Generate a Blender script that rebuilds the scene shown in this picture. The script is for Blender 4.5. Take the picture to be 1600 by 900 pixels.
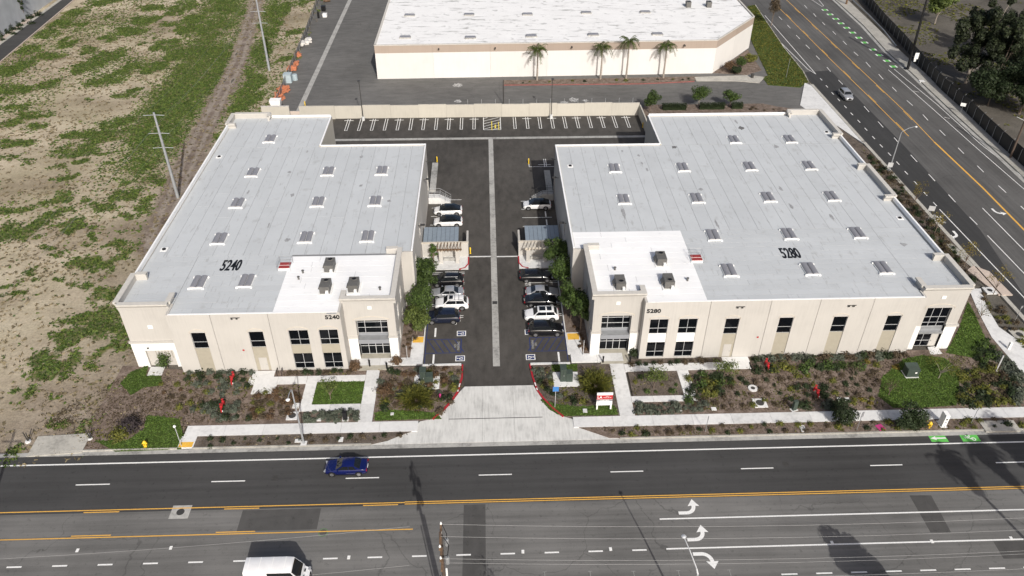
import bpy, bmesh, math, random
import numpy as np
from mathutils import Vector, Matrix
random.seed(7)
rng = np.random.default_rng(7)
for o in list(bpy.data.objects):
    bpy.data.objects.remove(o)
scene = bpy.context.scene
COL = scene.collection
PI = math.pi

# ------------------------------------------------------------------ camera
F, CAMH = 1214.0, 67.5
_dy = Vector((-50, -890, F)).normalized()
_dz = -Vector((-5, 1656, F)); _dz = (_dz - _dz.dot(_dy) * _dy).normalized()
_dx = _dy.cross(_dz)
RW = Matrix((_dx, _dy, _dz))            # world <- (right, down, forward)
cam = bpy.data.cameras.new('camera'); camo = bpy.data.objects.new('camera', cam)
COL.objects.link(camo)
r_, u_, b_ = RW.col[0], -RW.col[1], -RW.col[2]
camo.matrix_world = Matrix(((r_[0], u_[0], b_[0], 0), (r_[1], u_[1], b_[1], 0), (r_[2], u_[2], b_[2], CAMH), (0, 0, 0, 1)))
cam.sensor_width = 36; cam.lens = F / 1600 * 36; cam.clip_end = 4000; cam.clip_start = .5
scene.camera = camo

# ------------------------------------------------------------------ sky, sun, exposure
SUNV = Vector((-0.345, 1.36, -1.0)).normalized()     # the way sunlight travels
wd = bpy.data.worlds.new('World'); scene.world = wd; wd.use_nodes = True
nt = wd.node_tree; bg = nt.nodes['Background']
sky = nt.nodes.new('ShaderNodeTexSky'); sky.sky_type = 'NISHITA'; sky.sun_disc = False
sky.sun_elevation = math.asin(-SUNV.z); sky.sun_rotation = math.atan2(-SUNV.x, -SUNV.y)
nt.links.new(sky.outputs[0], bg.inputs[0]); bg.inputs[1].default_value = 0.11
sky.air_density = .8; sky.dust_density = 4.0; sky.ozone_density = .3
sl = bpy.data.lights.new('sun', 'SUN'); sl.energy = 3.9; sl.angle = math.radians(.5); sl.color = (1, .965, .91)
so = bpy.data.objects.new('sun', sl); COL.objects.link(so)
so.rotation_euler = SUNV.to_track_quat('-Z', 'Y').to_euler(); so.location = (60, -100, 150)
vs = scene.view_settings; vs.view_transform = 'Standard'; vs.look = 'None'; vs.exposure = 0.0; vs.gamma = 1; vs.use_curve_mapping = False

# ------------------------------------------------------------------ helpers
def at(u, v, z=0.0):
    """surveyed point: photo pixel seen at height z -> world x, y"""
    d = RW @ Vector((u - 800, v - 450, F)); t = (z - CAMH) / d.z
    return (d.x * t, d.y * t)
def at3(u, v, z=0.0):
    x, y = at(u, v, z); return (x, y, z)

class MB:
    def __init__(s): s.v = []; s.f = []
    def add(s, vs, fs):
        o = len(s.v); s.v += [tuple(p) for p in vs]; s.f += [tuple(i + o for i in f) for f in fs]; return s
    def box(s, x0, x1, y0, y1, z0, z1):
        return s.add([(x0,y0,z0),(x1,y0,z0),(x1,y1,z0),(x0,y1,z0),(x0,y0,z1),(x1,y0,z1),(x1,y1,z1),(x0,y1,z1)],
                     [(3,2,1,0),(4,5,6,7),(0,1,5,4),(1,2,6,5),(2,3,7,6),(3,0,4,7)])
    def cbox(s, c, d, rz=0, taper=1.0):
        x, y, z = d[0]/2, d[1]/2, d[2]; cs, sn = math.cos(rz), math.sin(rz); vs = []
        for zz, k in ((0, 1), (z, taper)):
            for px, py in ((-x,-y),(x,-y),(x,y),(-x,y)):
                px *= k; py *= k; vs.append((c[0]+px*cs-py*sn, c[1]+px*sn+py*cs, c[2]+zz))
        return s.add(vs, [(3,2,1,0),(4,5,6,7),(0,1,5,4),(1,2,6,5),(2,3,7,6),(3,0,4,7)])
    def prism(s, pts, z0, z1):
        a = sum(pts[i][0]*pts[(i+1)%len(pts)][1]-pts[(i+1)%len(pts)][0]*pts[i][1] for i in range(len(pts)))
        if a < 0: pts = pts[::-1]
        n = len(pts)
        return s.add([(p[0],p[1],z0) for p in pts]+[(p[0],p[1],z1) for p in pts],
                     [tuple(range(n))[::-1], tuple(range(n,2*n))]+[(i,(i+1)%n,n+(i+1)%n,n+i) for i in range(n)])
    def sheet(s, pts, z):
        a = sum(pts[i][0]*pts[(i+1)%len(pts)][1]-pts[(i+1)%len(pts)][0]*pts[i][1] for i in range(len(pts)))
        if a < 0: pts = pts[::-1]
        return s.add([(p[0],p[1],z) for p in pts], [tuple(range(len(pts)))])
    def strip(s, a, b, w, z, z1=None):
        dx, dy = b[0]-a[0], b[1]-a[1]; l = math.hypot(dx, dy) or 1; nx, ny = -dy/l*w/2, dx/l*w/2
        q = [(a[0]-nx,a[1]-ny),(b[0]-nx,b[1]-ny),(b[0]+nx,b[1]+ny),(a[0]+nx,a[1]+ny)]
        return s.sheet(q, z) if z1 is None else s.prism(q, z, z1)
    def tube(s, pts, r, n=6, cap=True):
        pts = [Vector(p) for p in pts]; rs = r if isinstance(r, (list, tuple)) else [r]*len(pts); rings = []; o = len(s.v)
        for i, p in enumerate(pts):
            d = (pts[min(i+1,len(pts)-1)]-pts[max(i-1,0)]).normalized()
            a = d.cross(Vector((0,0,1)) if abs(d.z) < .9 else Vector((1,0,0))).normalized(); b = d.cross(a)
            for k in range(n):
                t = 2*PI*k/n; s.v.append(tuple(p+(a*math.cos(t)+b*math.sin(t))*rs[i]))
        for i in range(len(pts)-1):
            for k in range(n):
                s.f.append((o+i*n+k, o+i*n+(k+1)%n, o+(i+1)*n+(k+1)%n, o+(i+1)*n+k))
        if cap:
            s.f.append(tuple(o+k for k in range(n))[::-1]); s.f.append(tuple(o+(len(pts)-1)*n+k for k in range(n)))
        return s
    def lathe(s, c, prof, n=12):
        o = len(s.v)
        for r, z in prof:
            for k in range(n):
                t = 2*PI*k/n; s.v.append((c[0]+r*math.cos(t), c[1]+r*math.sin(t), c[2]+z))
        for i in range(len(prof)-1):
            for k in range(n):
                s.f.append((o+i*n+k, o+i*n+(k+1)%n, o+(i+1)*n+(k+1)%n, o+(i+1)*n+k))
        s.f.append(tuple(o+k for k in range(n))[::-1]); s.f.append(tuple(o+(len(prof)-1)*n+k for k in range(n)))
        return s
    def disc(s, c, r, z, n=16, r0=0):
        if r0 == 0: return s.sheet([(c[0]+r*math.cos(2*PI*k/n), c[1]+r*math.sin(2*PI*k/n)) for k in range(n)], z)
        o = len(s.v)
        for q in (r0, r):
            for k in range(n): s.v.append((c[0]+q*math.cos(2*PI*k/n), c[1]+q*math.sin(2*PI*k/n), z))
        for k in range(n): s.f.append((o+k, o+n+k, o+n+(k+1)%n, o+(k+1)%n))
        return s
    def extr(s, prof, fn, a0, a1):
        """profile [(d,z)] extruded along a; fn(a,d,z)->xyz"""
        n = len(prof)
        return s.add([fn(a0,d,z) for d,z in prof]+[fn(a1,d,z) for d,z in prof],
                     [tuple(range(n)), tuple(range(n,2*n))[::-1]]+[(i,n+i,n+(i+1)%n,(i+1)%n) for i in range(n)])
    def holed(s, a0, a1, z0, z1, holes, t, fn):
        A = sorted({a0,a1}|{min(max(h[i],a0),a1) for h in holes for i in (0,1)})
        Z = sorted({z0,z1}|{min(max(h[i],z0),z1) for h in holes for i in (2,3)})
        def solid(i,k):
            if i<0 or k<0 or i>=len(A)-1 or k>=len(Z)-1: return False
            ca, cz = (A[i]+A[i+1])/2, (Z[k]+Z[k+1])/2
            return not any(h[0]<ca<h[1] and h[2]<cz<h[3] for h in holes)
        def q(*p): s.add([fn(*x) for x in p], [(0,1,2,3)])
        for i in range(len(A)-1):
            for k in range(len(Z)-1):
                if not solid(i,k): continue
                b0,b1,c0,c1 = A[i],A[i+1],Z[k],Z[k+1]
                q((b0,0,c0),(b1,0,c0),(b1,0,c1),(b0,0,c1)); q((b1,t,c0),(b0,t,c0),(b0,t,c1),(b1,t,c1))
                if not solid(i-1,k): q((b0,t,c0),(b0,0,c0),(b0,0,c1),(b0,t,c1))
                if not solid(i+1,k): q((b1,0,c0),(b1,t,c0),(b1,t,c1),(b1,0,c1))
                if not solid(i,k-1): q((b0,t,c0),(b1,t,c0),(b1,0,c0),(b0,0,c0))
                if not solid(i,k+1): q((b0,0,c1),(b1,0,c1),(b1,t,c1),(b0,t,c1))
        return s
    def mesh(s, name, smooth=False):
        m = bpy.data.meshes.new(name); m.from_pydata(s.v, [], s.f); m.update()
        if smooth:
            m.polygons.foreach_set('use_smooth', [True]*len(m.polygons)); m.set_sharp_from_angle(angle=math.radians(38))
        return m

def np_mesh(name, verts, faces):
    """verts (N,3), faces (M,k) arrays"""
    m = bpy.data.meshes.new(name); k = faces.shape[1]
    m.vertices.add(len(verts)); m.vertices.foreach_set('co', np.asarray(verts, np.float32).ravel())
    m.loops.add(faces.size); m.loops.foreach_set('vertex_index', faces.astype(np.int32).ravel())
    m.polygons.add(len(faces)); m.polygons.foreach_set('loop_start', np.arange(0, faces.size, k, dtype=np.int32))
    m.update(calc_edges=True); return m

def wl(o):
    v = Vector((0,0,0))
    while o is not None: v += o.location; o = o.parent
    return v
def tag(o, label=None, cat=None, group=None, kind=None):
    for k, v in (('label',label),('category',cat),('group',group),('kind',kind)):
        if v: o[k] = v
    return o
def ob(name, geo, mat, parent=None, label=None, cat=None, group=None, kind=None, smooth=False, local=False, loc=None):
    m = geo.mesh(name, smooth) if isinstance(geo, MB) else geo
    if not m.materials: m.materials.append(mat)
    o = bpy.data.objects.new(name, m); COL.objects.link(o)
    if len(m.materials) and m.materials[0] is not mat:
        o.material_slots[0].link = 'OBJECT'; o.material_slots[0].material = mat
    if parent is not None:
        o.parent = parent
        if not local: o.location = -wl(parent)
    if loc is not None: o.location = loc
    return tag(o, label, cat, group, kind)
def thing(name, label, cat, loc=(0,0,0), group=None, rz=0):
    o = bpy.data.objects.new(name, None); COL.objects.link(o); o.location = loc; o.rotation_euler = (0,0,rz); o.empty_display_size = .3
    return tag(o, label, cat, group)
def copy_tree(o, parent=None, loc=None, rz=None, sc=None, label=None, group=None):
    c = o.copy(); COL.objects.link(c); c.parent = parent
    if loc is not None: c.location = loc
    if rz is not None: c.rotation_euler = (0,0,rz)
    if sc is not None: c.scale = (sc,sc,sc) if not isinstance(sc, tuple) else sc
    if label: c['label'] = label
    if group: c['group'] = group
    for ch in o.children: copy_tree(ch, c)
    return c
_fc = {}
def text_mesh(s, size, offset=0.0, extrude=0.0):
    cu = bpy.data.curves.new('text', 'FONT'); cu.body = s; cu.size = size; cu.offset = offset; cu.extrude = extrude
    cu.align_x = 'CENTER'; cu.align_y = 'CENTER'; cu.resolution_u = 3
    o = bpy.data.objects.new('text', cu); COL.objects.link(o)
    dg = bpy.context.evaluated_depsgraph_get(); m = bpy.data.meshes.new_from_object(o.evaluated_get(dg))
    m.materials.clear()
    bpy.data.objects.remove(o); bpy.data.curves.remove(cu); return m
def text_at(name, s, size, mat, M, parent=None, offset=0.0, extrude=0.0, **k):
    m = text_mesh(s, size, offset, extrude); m.name = name; m.transform(M); return ob(name, m, mat, parent, **k)

# ------------------------------------------------------------------ materials
class NT:
    def __init__(s, name):
        s.m = bpy.data.materials.new(name); s.m.use_nodes = True; s.t = s.m.node_tree; s.b = s.t.nodes['Principled BSDF']
        s.out = s.t.nodes['Material Output']
    def n(s, ty, **kw):
        nd = s.t.nodes.new(ty)
        for k, v in kw.items(): setattr(nd, k, v)
        return nd
    def l(s, a, b): s.t.links.new(a, b)
    def pos(s):
        if not hasattr(s, '_p'): s._p = s.n('ShaderNodeNewGeometry')
        return s._p.outputs['Position']
    def scale(s, v, sc):
        m = s.n('ShaderNodeVectorMath', operation='MULTIPLY'); s.l(v, m.inputs[0]); m.inputs[1].default_value = sc; return m.outputs[0]
    def noise(s, scale, detail=4, vec=None, rough=.6, dist=0):
        nd = s.n('ShaderNodeTexNoise'); nd.inputs['Scale'].default_value = scale; nd.inputs['Detail'].default_value = detail
        nd.inputs['Roughness'].default_value = rough; nd.inputs['Distortion'].default_value = dist
        s.l(vec or s.pos(), nd.inputs['Vector']); return nd.outputs['Fac']
    def ramp(s, fac, stops):
        r = s.n('ShaderNodeValToRGB'); e = r.color_ramp.elements
        while len(e) < len(stops): e.new(.5)
        for i, (p, c) in enumerate(stops):
            e[i].position = p; e[i].color = (c, c, c, 1) if isinstance(c, (int, float)) else (*c, 1)
        s.l(fac, r.inputs[0]); return r.outputs[0]
    def mix(s, fac, a, b, mode='MIX'):
        m = s.n('ShaderNodeMix', data_type='RGBA', blend_type=mode)
        for inp, v in ((m.inputs['Factor'], fac), (m.inputs['A'], a), (m.inputs['B'], b)):
            if isinstance(v, (int, float)): inp.default_value = v
            elif isinstance(v, tuple): inp.default_value = (*v, 1)
            else: s.l(v, inp)
        return m.outputs['Result']
    def math(s, op, a, b=0.0):
        m = s.n('ShaderNodeMath', operation=op)
        for i, v in enumerate((a, b)):
            if isinstance(v, (int, float)): m.inputs[i].default_value = v
            else: s.l(v, m.inputs[i])
        return m.outputs[0]
    def bump(s, h, strength, dist=.05):
        b = s.n('ShaderNodeBump'); b.inputs['Strength'].default_value = strength; b.inputs['Distance'].default_value = dist
        s.l(h, b.inputs['Height']); s.l(b.outputs[0], s.b.inputs['Normal'])
    def done(s, col, rough=.85, metal=0, spec=.4):
        if isinstance(col, tuple): s.b.inputs['Base Color'].default_value = (*col, 1)
        else: s.l(col, s.b.inputs['Base Color'])
        s.b.inputs['Roughness'].default_value = rough; s.b.inputs['Metallic'].default_value = metal; s.b.inputs['Specular IOR Level'].default_value = spec
        return s.m
def mat(name, c, var=.12, scale=2.0, rough=.8, bump=0, bscale=12, metal=0, spec=.4, rnd=0.0):
    t = NT(name); lo = tuple(x*(1-var) for x in c); hi = tuple(min(1, x*(1+var)) for x in c)
    col = t.ramp(t.noise(scale, 5), [(.3, lo), (.7, hi)])
    if rnd:
        oi = t.n('ShaderNodeObjectInfo'); k = t.math('ADD', t.math('MULTIPLY', oi.outputs['Random'], 2*rnd), 1-rnd)
        col = t.mix(1.0, col, k, 'MULTIPLY')
    if bump: t.bump(t.noise(bscale, 4), bump)
    return t.done(col, rough, metal, spec)

def asphalt(name, c, streak=(1,1,1), amt=.25, patch=.06, cracks=0.0, warm=0.0):
    t = NT(name)
    big = t.noise(patch, 5); st = t.noise(.9, 5, t.scale(t.pos(), streak)); fine = t.noise(9, 5, rough=.7)
    v = t.math('ADD', t.math('MULTIPLY', big, .45), t.math('ADD', t.math('MULTIPLY', st, .4), t.math('MULTIPLY', fine, .15)))
    col = t.ramp(v, [(.38, tuple(x*(1-amt) for x in c)), (.62, tuple(x*(1+amt) for x in c))])
    sp = t.ramp(t.noise(1.6, 6, rough=.75), [(.57, 1.0), (.66, .74)]); col = t.mix(1.0, col, sp, 'MULTIPLY')
    if cracks:
        vo = t.n('ShaderNodeTexVoronoi', feature='DISTANCE_TO_EDGE'); vo.inputs['Scale'].default_value = .11
        w = t.n('ShaderNodeVectorMath', operation='ADD'); nn = t.n('ShaderNodeTexNoise'); nn.inputs['Scale'].default_value = .35; nn.inputs['Detail'].default_value = 4
        t.l(t.pos(), nn.inputs['Vector']); sc = t.scale(nn.outputs['Color'], (3.5,3.5,0)); t.l(t.pos(), w.inputs[0]); t.l(sc, w.inputs[1]); t.l(w.outputs[0], vo.inputs['Vector'])
        ck = t.ramp(vo.outputs['Distance'], [(.0, .0), (.006, 1.0)]); gate = t.ramp(t.noise(.05, 2), [(.48, 1.0), (.55, 0.0)])
        f = t.math('MULTIPLY', t.math('SUBTRACT', 1.0, ck), t.math('MULTIPLY', gate, cracks)); col = t.mix(f, col, tuple(x*.35 for x in c))
    t.bump(t.noise(30, 2), .12, .02); return t.done(col, .88, 0, .3)

M = {}
M['asphalt_new'] = asphalt('asphalt_new', (.054,.0535,.053), (.03,1.3,1), .26)
M['asphalt_old'] = asphalt('asphalt_old', (.142,.139,.133), (.03,1.3,1), .34, cracks=.55)
M['asphalt_side'] = asphalt('asphalt_side', (.094,.092,.089), (1.4,.04,1), .34, cracks=.3)
M['asphalt_dark'] = asphalt('asphalt_dark', (.043,.043,.043), (1.4,.05,1), .2)
M['asphalt_lot'] = asphalt('asphalt_lot', (.066,.061,.055), (1,.4,1), .34)
M['asphalt_yard'] = asphalt('asphalt_yard', (.128,.125,.119), (.35,1,1), .26, cracks=.4)
M['asphalt_patch'] = asphalt('asphalt_patch', (.075,.073,.07), (1,.5,1), .2)
def paint(name, c, wear=.5):
    t = NT(name); col = t.mix(t.ramp(t.noise(9, 6, rough=.8), [(.5, 0.0), (.7, wear)]), c, (.07,.07,.068)); return t.done(col, .7, 0, .3)
M['paint_white'] = paint('paint_white', (.78,.78,.76)); M['paint_yellow'] = paint('paint_yellow', (.72,.4,.075), .6); M['paint_green'] = paint('paint_green', (.12,.48,.09), .3)
M['paint_blue'] = paint('paint_blue', (.02,.035,.13), .75); M['paint_lemon'] = paint('paint_lemon', (.75,.6,.08), .3); M['paint_red'] = paint('paint_red', (.36,.02,.03), .25); M['paint_faint'] = paint('paint_faint', (.3,.3,.29), .7)
def concrete(name, c, amt=.14, st=(1,1,1)):
    t = NT(name); v = t.math('ADD', t.math('MULTIPLY', t.noise(.35, 6), .5), t.math('MULTIPLY', t.noise(2.2, 5, t.scale(t.pos(), st), .7), .5))
    col = t.ramp(v, [(.34, tuple(x*(1-amt*1.8) for x in c)), (.5, c), (.68, tuple(min(1, x*(1+amt)) for x in c))]); oi = t.n('ShaderNodeObjectInfo')
    col = t.mix(1.0, col, t.math('ADD', t.math('MULTIPLY', oi.outputs['Random'], .12), .94), 'MULTIPLY'); t.bump(t.noise(20, 3), .08, .02)
    return t.done(col, .85, 0, .3)
M['concrete'] = concrete('concrete', (.63,.63,.62), .12); M['concrete_apron'] = concrete('concrete_apron', (.54,.538,.515), .18, (1.8,.2,1)); M['concrete_old'] = concrete('concrete_old', (.4,.385,.345), .2)
M['concrete_gutter'] = concrete('concrete_gutter', (.36,.355,.335), .28); M['concrete_entry'] = concrete('concrete_entry', (.4,.375,.31))
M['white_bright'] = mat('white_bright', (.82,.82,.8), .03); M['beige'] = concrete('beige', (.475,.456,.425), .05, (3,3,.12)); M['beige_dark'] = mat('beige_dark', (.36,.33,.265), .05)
M['beige_trim'] = mat('beige_trim', (.56,.51,.43), .05); M['coping'] = mat('coping', (.52,.5,.46), .08); M['shade_grey'] = mat('shade_grey', (.25,.26,.28), .06)
M['wall_white'] = concrete('wall_white', (.67,.655,.63), .035, (3,3,.1)); M['wall_taupe'] = concrete('wall_taupe', (.36,.295,.245), .04, (3,3,.1)); M['wall_rear'] = concrete('wall_rear', (.49,.462,.4), .05, (2,2,.2))
t = NT('stone_white'); br = t.n('ShaderNodeTexBrick'); br.inputs['Scale'].default_value = 1; br.inputs['Brick Width'].default_value = .8; br.inputs['Row Height'].default_value = .4; br.inputs['Mortar Size'].default_value = .012
cx = t.n('ShaderNodeSeparateXYZ'); t.l(t.pos(), cx.inputs[0]); cb = t.n('ShaderNodeCombineXYZ'); t.l(t.math('ADD', cx.outputs[0], cx.outputs[1]), cb.inputs[0]); t.l(cx.outputs[2], cb.inputs[1]); t.l(cb.outputs[0], br.inputs['Vector'])
br.inputs['Color1'].default_value = (.82,.81,.79,1); br.inputs['Color2'].default_value = (.74,.73,.71,1); br.inputs['Mortar'].default_value = (.55,.54,.52,1)
t.bump(br.outputs['Fac'], -.3, .02); M['stone_white'] = t.done(br.outputs['Color'], .8)
def roofmat(name, c, stains, dash, rnd=.02, sh=0.0):
    t = NT(name); base = t.ramp(t.noise(.25, 6), [(.3, tuple(x*.95 for x in c)), (.7, tuple(min(1, x*1.03) for x in c))])
    oi = t.n('ShaderNodeObjectInfo'); base = t.mix(1.0, base, t.math('ADD', t.math('MULTIPLY', oi.outputs['Random'], 2*rnd), 1-rnd), 'MULTIPLY')
    s1 = t.ramp(t.noise(.55, 5, rough=.55), [(.615+sh, 0.0), (.74+sh, stains*.8)]); base = t.mix(s1, base, (.3,.3,.29))
    s2 = t.ramp(t.noise(1.1, 6, t.scale(t.pos(), dash), .7), [(.6+sh, 0.0), (.68+sh, stains)]); base = t.mix(s2, base, (.26,.26,.25))
    sm = t.ramp(t.noise(4.5, 4, rough=.7), [(.66+sh, 0.0), (.74+sh, stains*.8)]); base = t.mix(sm, base, (.3,.3,.3))
    return t.done(base, .75, 0, .3)
M['roof_sheet'] = roofmat('roof_sheet', (.495,.517,.53), .42, (1.7,.3,1), .03, -.02); M['roof_white'] = roofmat('roof_white', (.83,.835,.835), .28, (.5,1.5,1), .02, .03); M['roof_far'] = roofmat('roof_far', (.8,.8,.79), .8, (.14,1.0,1), .0, -.03); M['pale_wall'] = mat('pale_wall', (.5,.52,.54), .1, .3)
M['seam'] = mat('seam', (.22,.225,.23), .1); M['black'] = mat('black', (.008,.008,.009), .1, rough=.5); M['metal_dark'] = mat('metal_dark', (.05,.048,.045), .1, rough=.5); M['metal_grey'] = mat('metal_grey', (.32,.33,.34), .1, rough=.45, metal=.3)
M['unit_grey'] = mat('unit_grey', (.12,.117,.11), .1, 3, rough=.6, rnd=.06); M['galv'] = mat('galv', (.42,.44,.46), .1, rough=.45, metal=.4); M['alu'] = mat('alu', (.6,.61,.62), .05, rough=.4, metal=.3); M['wire'] = mat('wire', (.3,.3,.3), .05, rough=.5)
M['canopy_blue'] = mat('canopy_blue', (.26,.31,.36), .08, 1.5, rough=.45, metal=.25, rnd=.05); M['red'] = mat('red', (.42,.02,.025), .06, rough=.45); M['yellow'] = mat('yellow', (.75,.5,.03), .06, rough=.5); M['tactile'] = mat('tactile', (.72,.42,.06), .08)
M['green_box'] = mat('green_box', (.05,.068,.056), .1, rough=.5); M['orange'] = mat('orange', (.5,.19,.1), .2, 5, rough=.6, rnd=.12); M['tarp'] = mat('tarp', (.62,.6,.57), .1); M['tank'] = mat('tank', (.36,.43,.46), .1); M['wood'] = mat('wood', (.16,.1,.06), .25, 5); M['wood_pole'] = mat('wood_pole', (.09,.065,.05), .25, 5)
M['hatch_red'] = mat('hatch_red', (.28,.04,.04), .1); M['pink'] = mat('pink', (.42,.04,.17), .08); M['blue_sign'] = mat('blue_sign', (.05,.19,.48), .05, rough=.4); M['gravel'] = mat('gravel', (.3,.27,.25), .3, 6, bump=.5, bscale=20); M['tan_stone'] = concrete('tan_stone', (.5,.42,.36), .1)
t = NT('glass'); M['glass'] = t.done((.004,.005,.007), .08, 0, .22)
t = NT('car_glass'); M['car_glass'] = t.done((.010,.012,.014), .05, 0, .6)
t = NT('skylight'); wv = t.n('ShaderNodeTexWave', wave_type='BANDS', bands_direction='Y'); wv.inputs['Scale'].default_value = 1.6; t.l(t.pos(), wv.inputs['Vector']); M['skylight'] = t.done(t.mix(wv.outputs['Fac'], (.2,.2,.215), (.27,.27,.29)), .35, 0, .5)
def carpaint(name, c, rough=.25, metal=.0):
    t = NT(name); t.b.inputs['Coat Weight'].default_value = .6; t.b.inputs['Coat Roughness'].default_value = .05
    dirt = t.ramp(t.noise(1.5, 4), [(.4, tuple(x*.92 for x in c)), (.7, c)]); return t.done(dirt, rough, metal, .5)
M['car_white'] = carpaint('car_white', (.8,.8,.8)); M['car_black'] = carpaint('car_black', (.008,.008,.01)); M['car_navy'] = carpaint('car_navy', (.01,.014,.03)); M['car_silver'] = carpaint('car_silver', (.5,.51,.53), .3, .5); M['car_blue'] = carpaint('car_blue', (.004,.009,.085), .25, .1); M['car_grey'] = carpaint('car_grey', (.3,.31,.33), .3, .5)
M['tyre'] = mat('tyre', (.015,.015,.015), .1, rough=.9); M['rim'] = mat('rim', (.35,.35,.36), .1, rough=.35, metal=.7); M['lamp_clear'] = mat('lamp_clear', (.3,.31,.33), .05, rough=.15); M['lamp_red'] = mat('lamp_red', (.25,.01,.015), .05, rough=.2)
def leafmat(name, c, var=.45, hue=(1,1,1), trans=.25):
    t = NT(name); g = t._p = t.n('ShaderNodeNewGeometry'); rp = g.outputs['Random Per Island']
    lo = tuple(x*(1-var) for x in c); hi = tuple(x*(1+var)*h for x, h in zip(c, hue)); col = t.ramp(rp, [(0, lo), (.55, c), (1, hi)])
    oi = t.n('ShaderNodeObjectInfo'); col = t.mix(1.0, col, t.math('ADD', t.math('MULTIPLY', oi.outputs['Random'], .35), .82), 'MULTIPLY')
    t.done(col, .6, 0, .25); tr = t.n('ShaderNodeBsdfTranslucent'); t.l(col, tr.inputs[0]); mx = t.n('ShaderNodeMixShader'); mx.inputs[0].default_value = trans
    t.l(t.b.outputs[0], mx.inputs[1]); t.l(tr.outputs[0], mx.inputs[2]); t.l(mx.outputs[0], t.out.inputs[0]); return t.m
M['leaf'] = leafmat('leaf', (.056,.09,.024), .5, (1.2,1.15,.9)); M['leaf_lt'] = leafmat('leaf_lt', (.1,.135,.035), .4, (1.2,1.1,1)); M['leaf_dk'] = leafmat('leaf_dk', (.03,.045,.018), .45); M['leaf_euc'] = leafmat('leaf_euc', (.03,.04,.019), .5, (1.1,1.05,1)); M['leaf_olive'] = leafmat('leaf_olive', (.12,.13,.03), .4, (1.25,1.1,.8))
M['leaf_sage'] = leafmat('leaf_sage', (.1,.115,.085), .35); M['leaf_brown'] = leafmat('leaf_brown', (.095,.072,.045), .4); M['leaf_gold'] = leafmat('leaf_gold', (.19,.15,.03), .4); M['leaf_rust'] = leafmat('leaf_rust', (.12,.075,.042), .45); M['leaf_purple'] = leafmat('leaf_purple', (.05,.04,.042), .35); M['leaf_palm'] = leafmat('leaf_palm', (.06,.085,.02), .4, (1.3,1.15,1))
M['grass'] = leafmat('grass', (.075,.13,.024), .35, (1.2,1.1,1), .15); M['weed'] = leafmat('weed', (.075,.122,.028), .5, (1.4,1.1,1), .25); M['weed_dry'] = leafmat('weed_dry', (.2,.165,.1), .35, (1,1,1), .1); M['bark'] = mat('bark', (.17,.13,.1), .25, 6, bump=.3); M['bark_pale'] = mat('bark_pale', (.3,.26,.22), .2, 6)
def ground_mat(name, c1, c2, c3, s=.5, bump=.5):
    t = NT(name); col = t.ramp(t.noise(s, 8, rough=.68), [(.34, c1), (.5, c2), (.66, c3)]); fl = t.ramp(t.noise(7, 4, rough=.7), [(.35, .72), (.65, 1.2)]); col = t.mix(1.0, col, fl, 'MULTIPLY')
    t.bump(t.noise(9, 6, rough=.7), bump, .12); return t.done(col, .95, 0, .1)
M['mulch'] = ground_mat('mulch', (.11,.083,.066), (.175,.136,.11), (.25,.2,.17), .9); M['mulch_dark'] = ground_mat('mulch_dark', (.085,.07,.058), (.13,.108,.09), (.18,.15,.125), .8); M['dirt'] = ground_mat('dirt', (.15,.115,.085), (.24,.195,.145), (.31,.265,.195), .06)
M['dirt_grey'] = ground_mat('dirt_grey', (.075,.068,.058), (.115,.105,.09), (.15,.138,.118), .08); M['lawn_soil'] = ground_mat('lawn_soil', (.045,.07,.018), (.06,.09,.022), (.08,.105,.028), .8)  # grey dirt kept darker, with the fence trees' shade put into its colour
M['survey_green'] = mat('survey_green', (.1,.2,.08), .3); M['red_faded'] = mat('red_faded', (.26,.09,.08), .2); t = NT('paint_spill'); M['paint_spill'] = t.done(t.ramp(t.noise(2.5, 6, rough=.7), [(.42, (.13,.125,.12)), (.6, (.62,.62,.6))]), .8)
# ================================================================== THE SETTING
def S(name, mb, m, parent=None, kind='structure', **k):
    return ob(name, mb, m, parent, kind=None if parent is not None else kind, **k)
R4 = lambda x0, x1, y0, y1: [(x0,y0),(x1,y0),(x1,y1),(x0,y1)]
ground = S('ground', MB().sheet(R4(-1500,1500,-1200,1800), -.12), M['dirt_grey'])

# ---- value noise for scattering
class VN:
    def __init__(s, seed, n=64): s.g = np.random.default_rng(seed).random((n,n)); s.n = n
    def one(s, x, y):
        xi = np.floor(x).astype(int); yi = np.floor(y).astype(int); fx = x-xi; fy = y-yi
        fx = fx*fx*(3-2*fx); fy = fy*fy*(3-2*fy); g = s.g; n = s.n
        a = g[xi%n,yi%n]; b = g[(xi+1)%n,yi%n]; c = g[xi%n,(yi+1)%n]; d = g[(xi+1)%n,(yi+1)%n]
        return (a*(1-fx)+b*fx)*(1-fy)+(c*(1-fx)+d*fx)*fy
    def fbm(s, x, y, o=4):
        v = 0; a = .5; t = 0
        for k in range(o): v = v+a*s.one(x*2**k+13*k, y*2**k+7*k); t += a; a *= .5
        return v/t
VN1, VN2, VN3 = VN(1), VN(2), VN(3)

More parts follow.
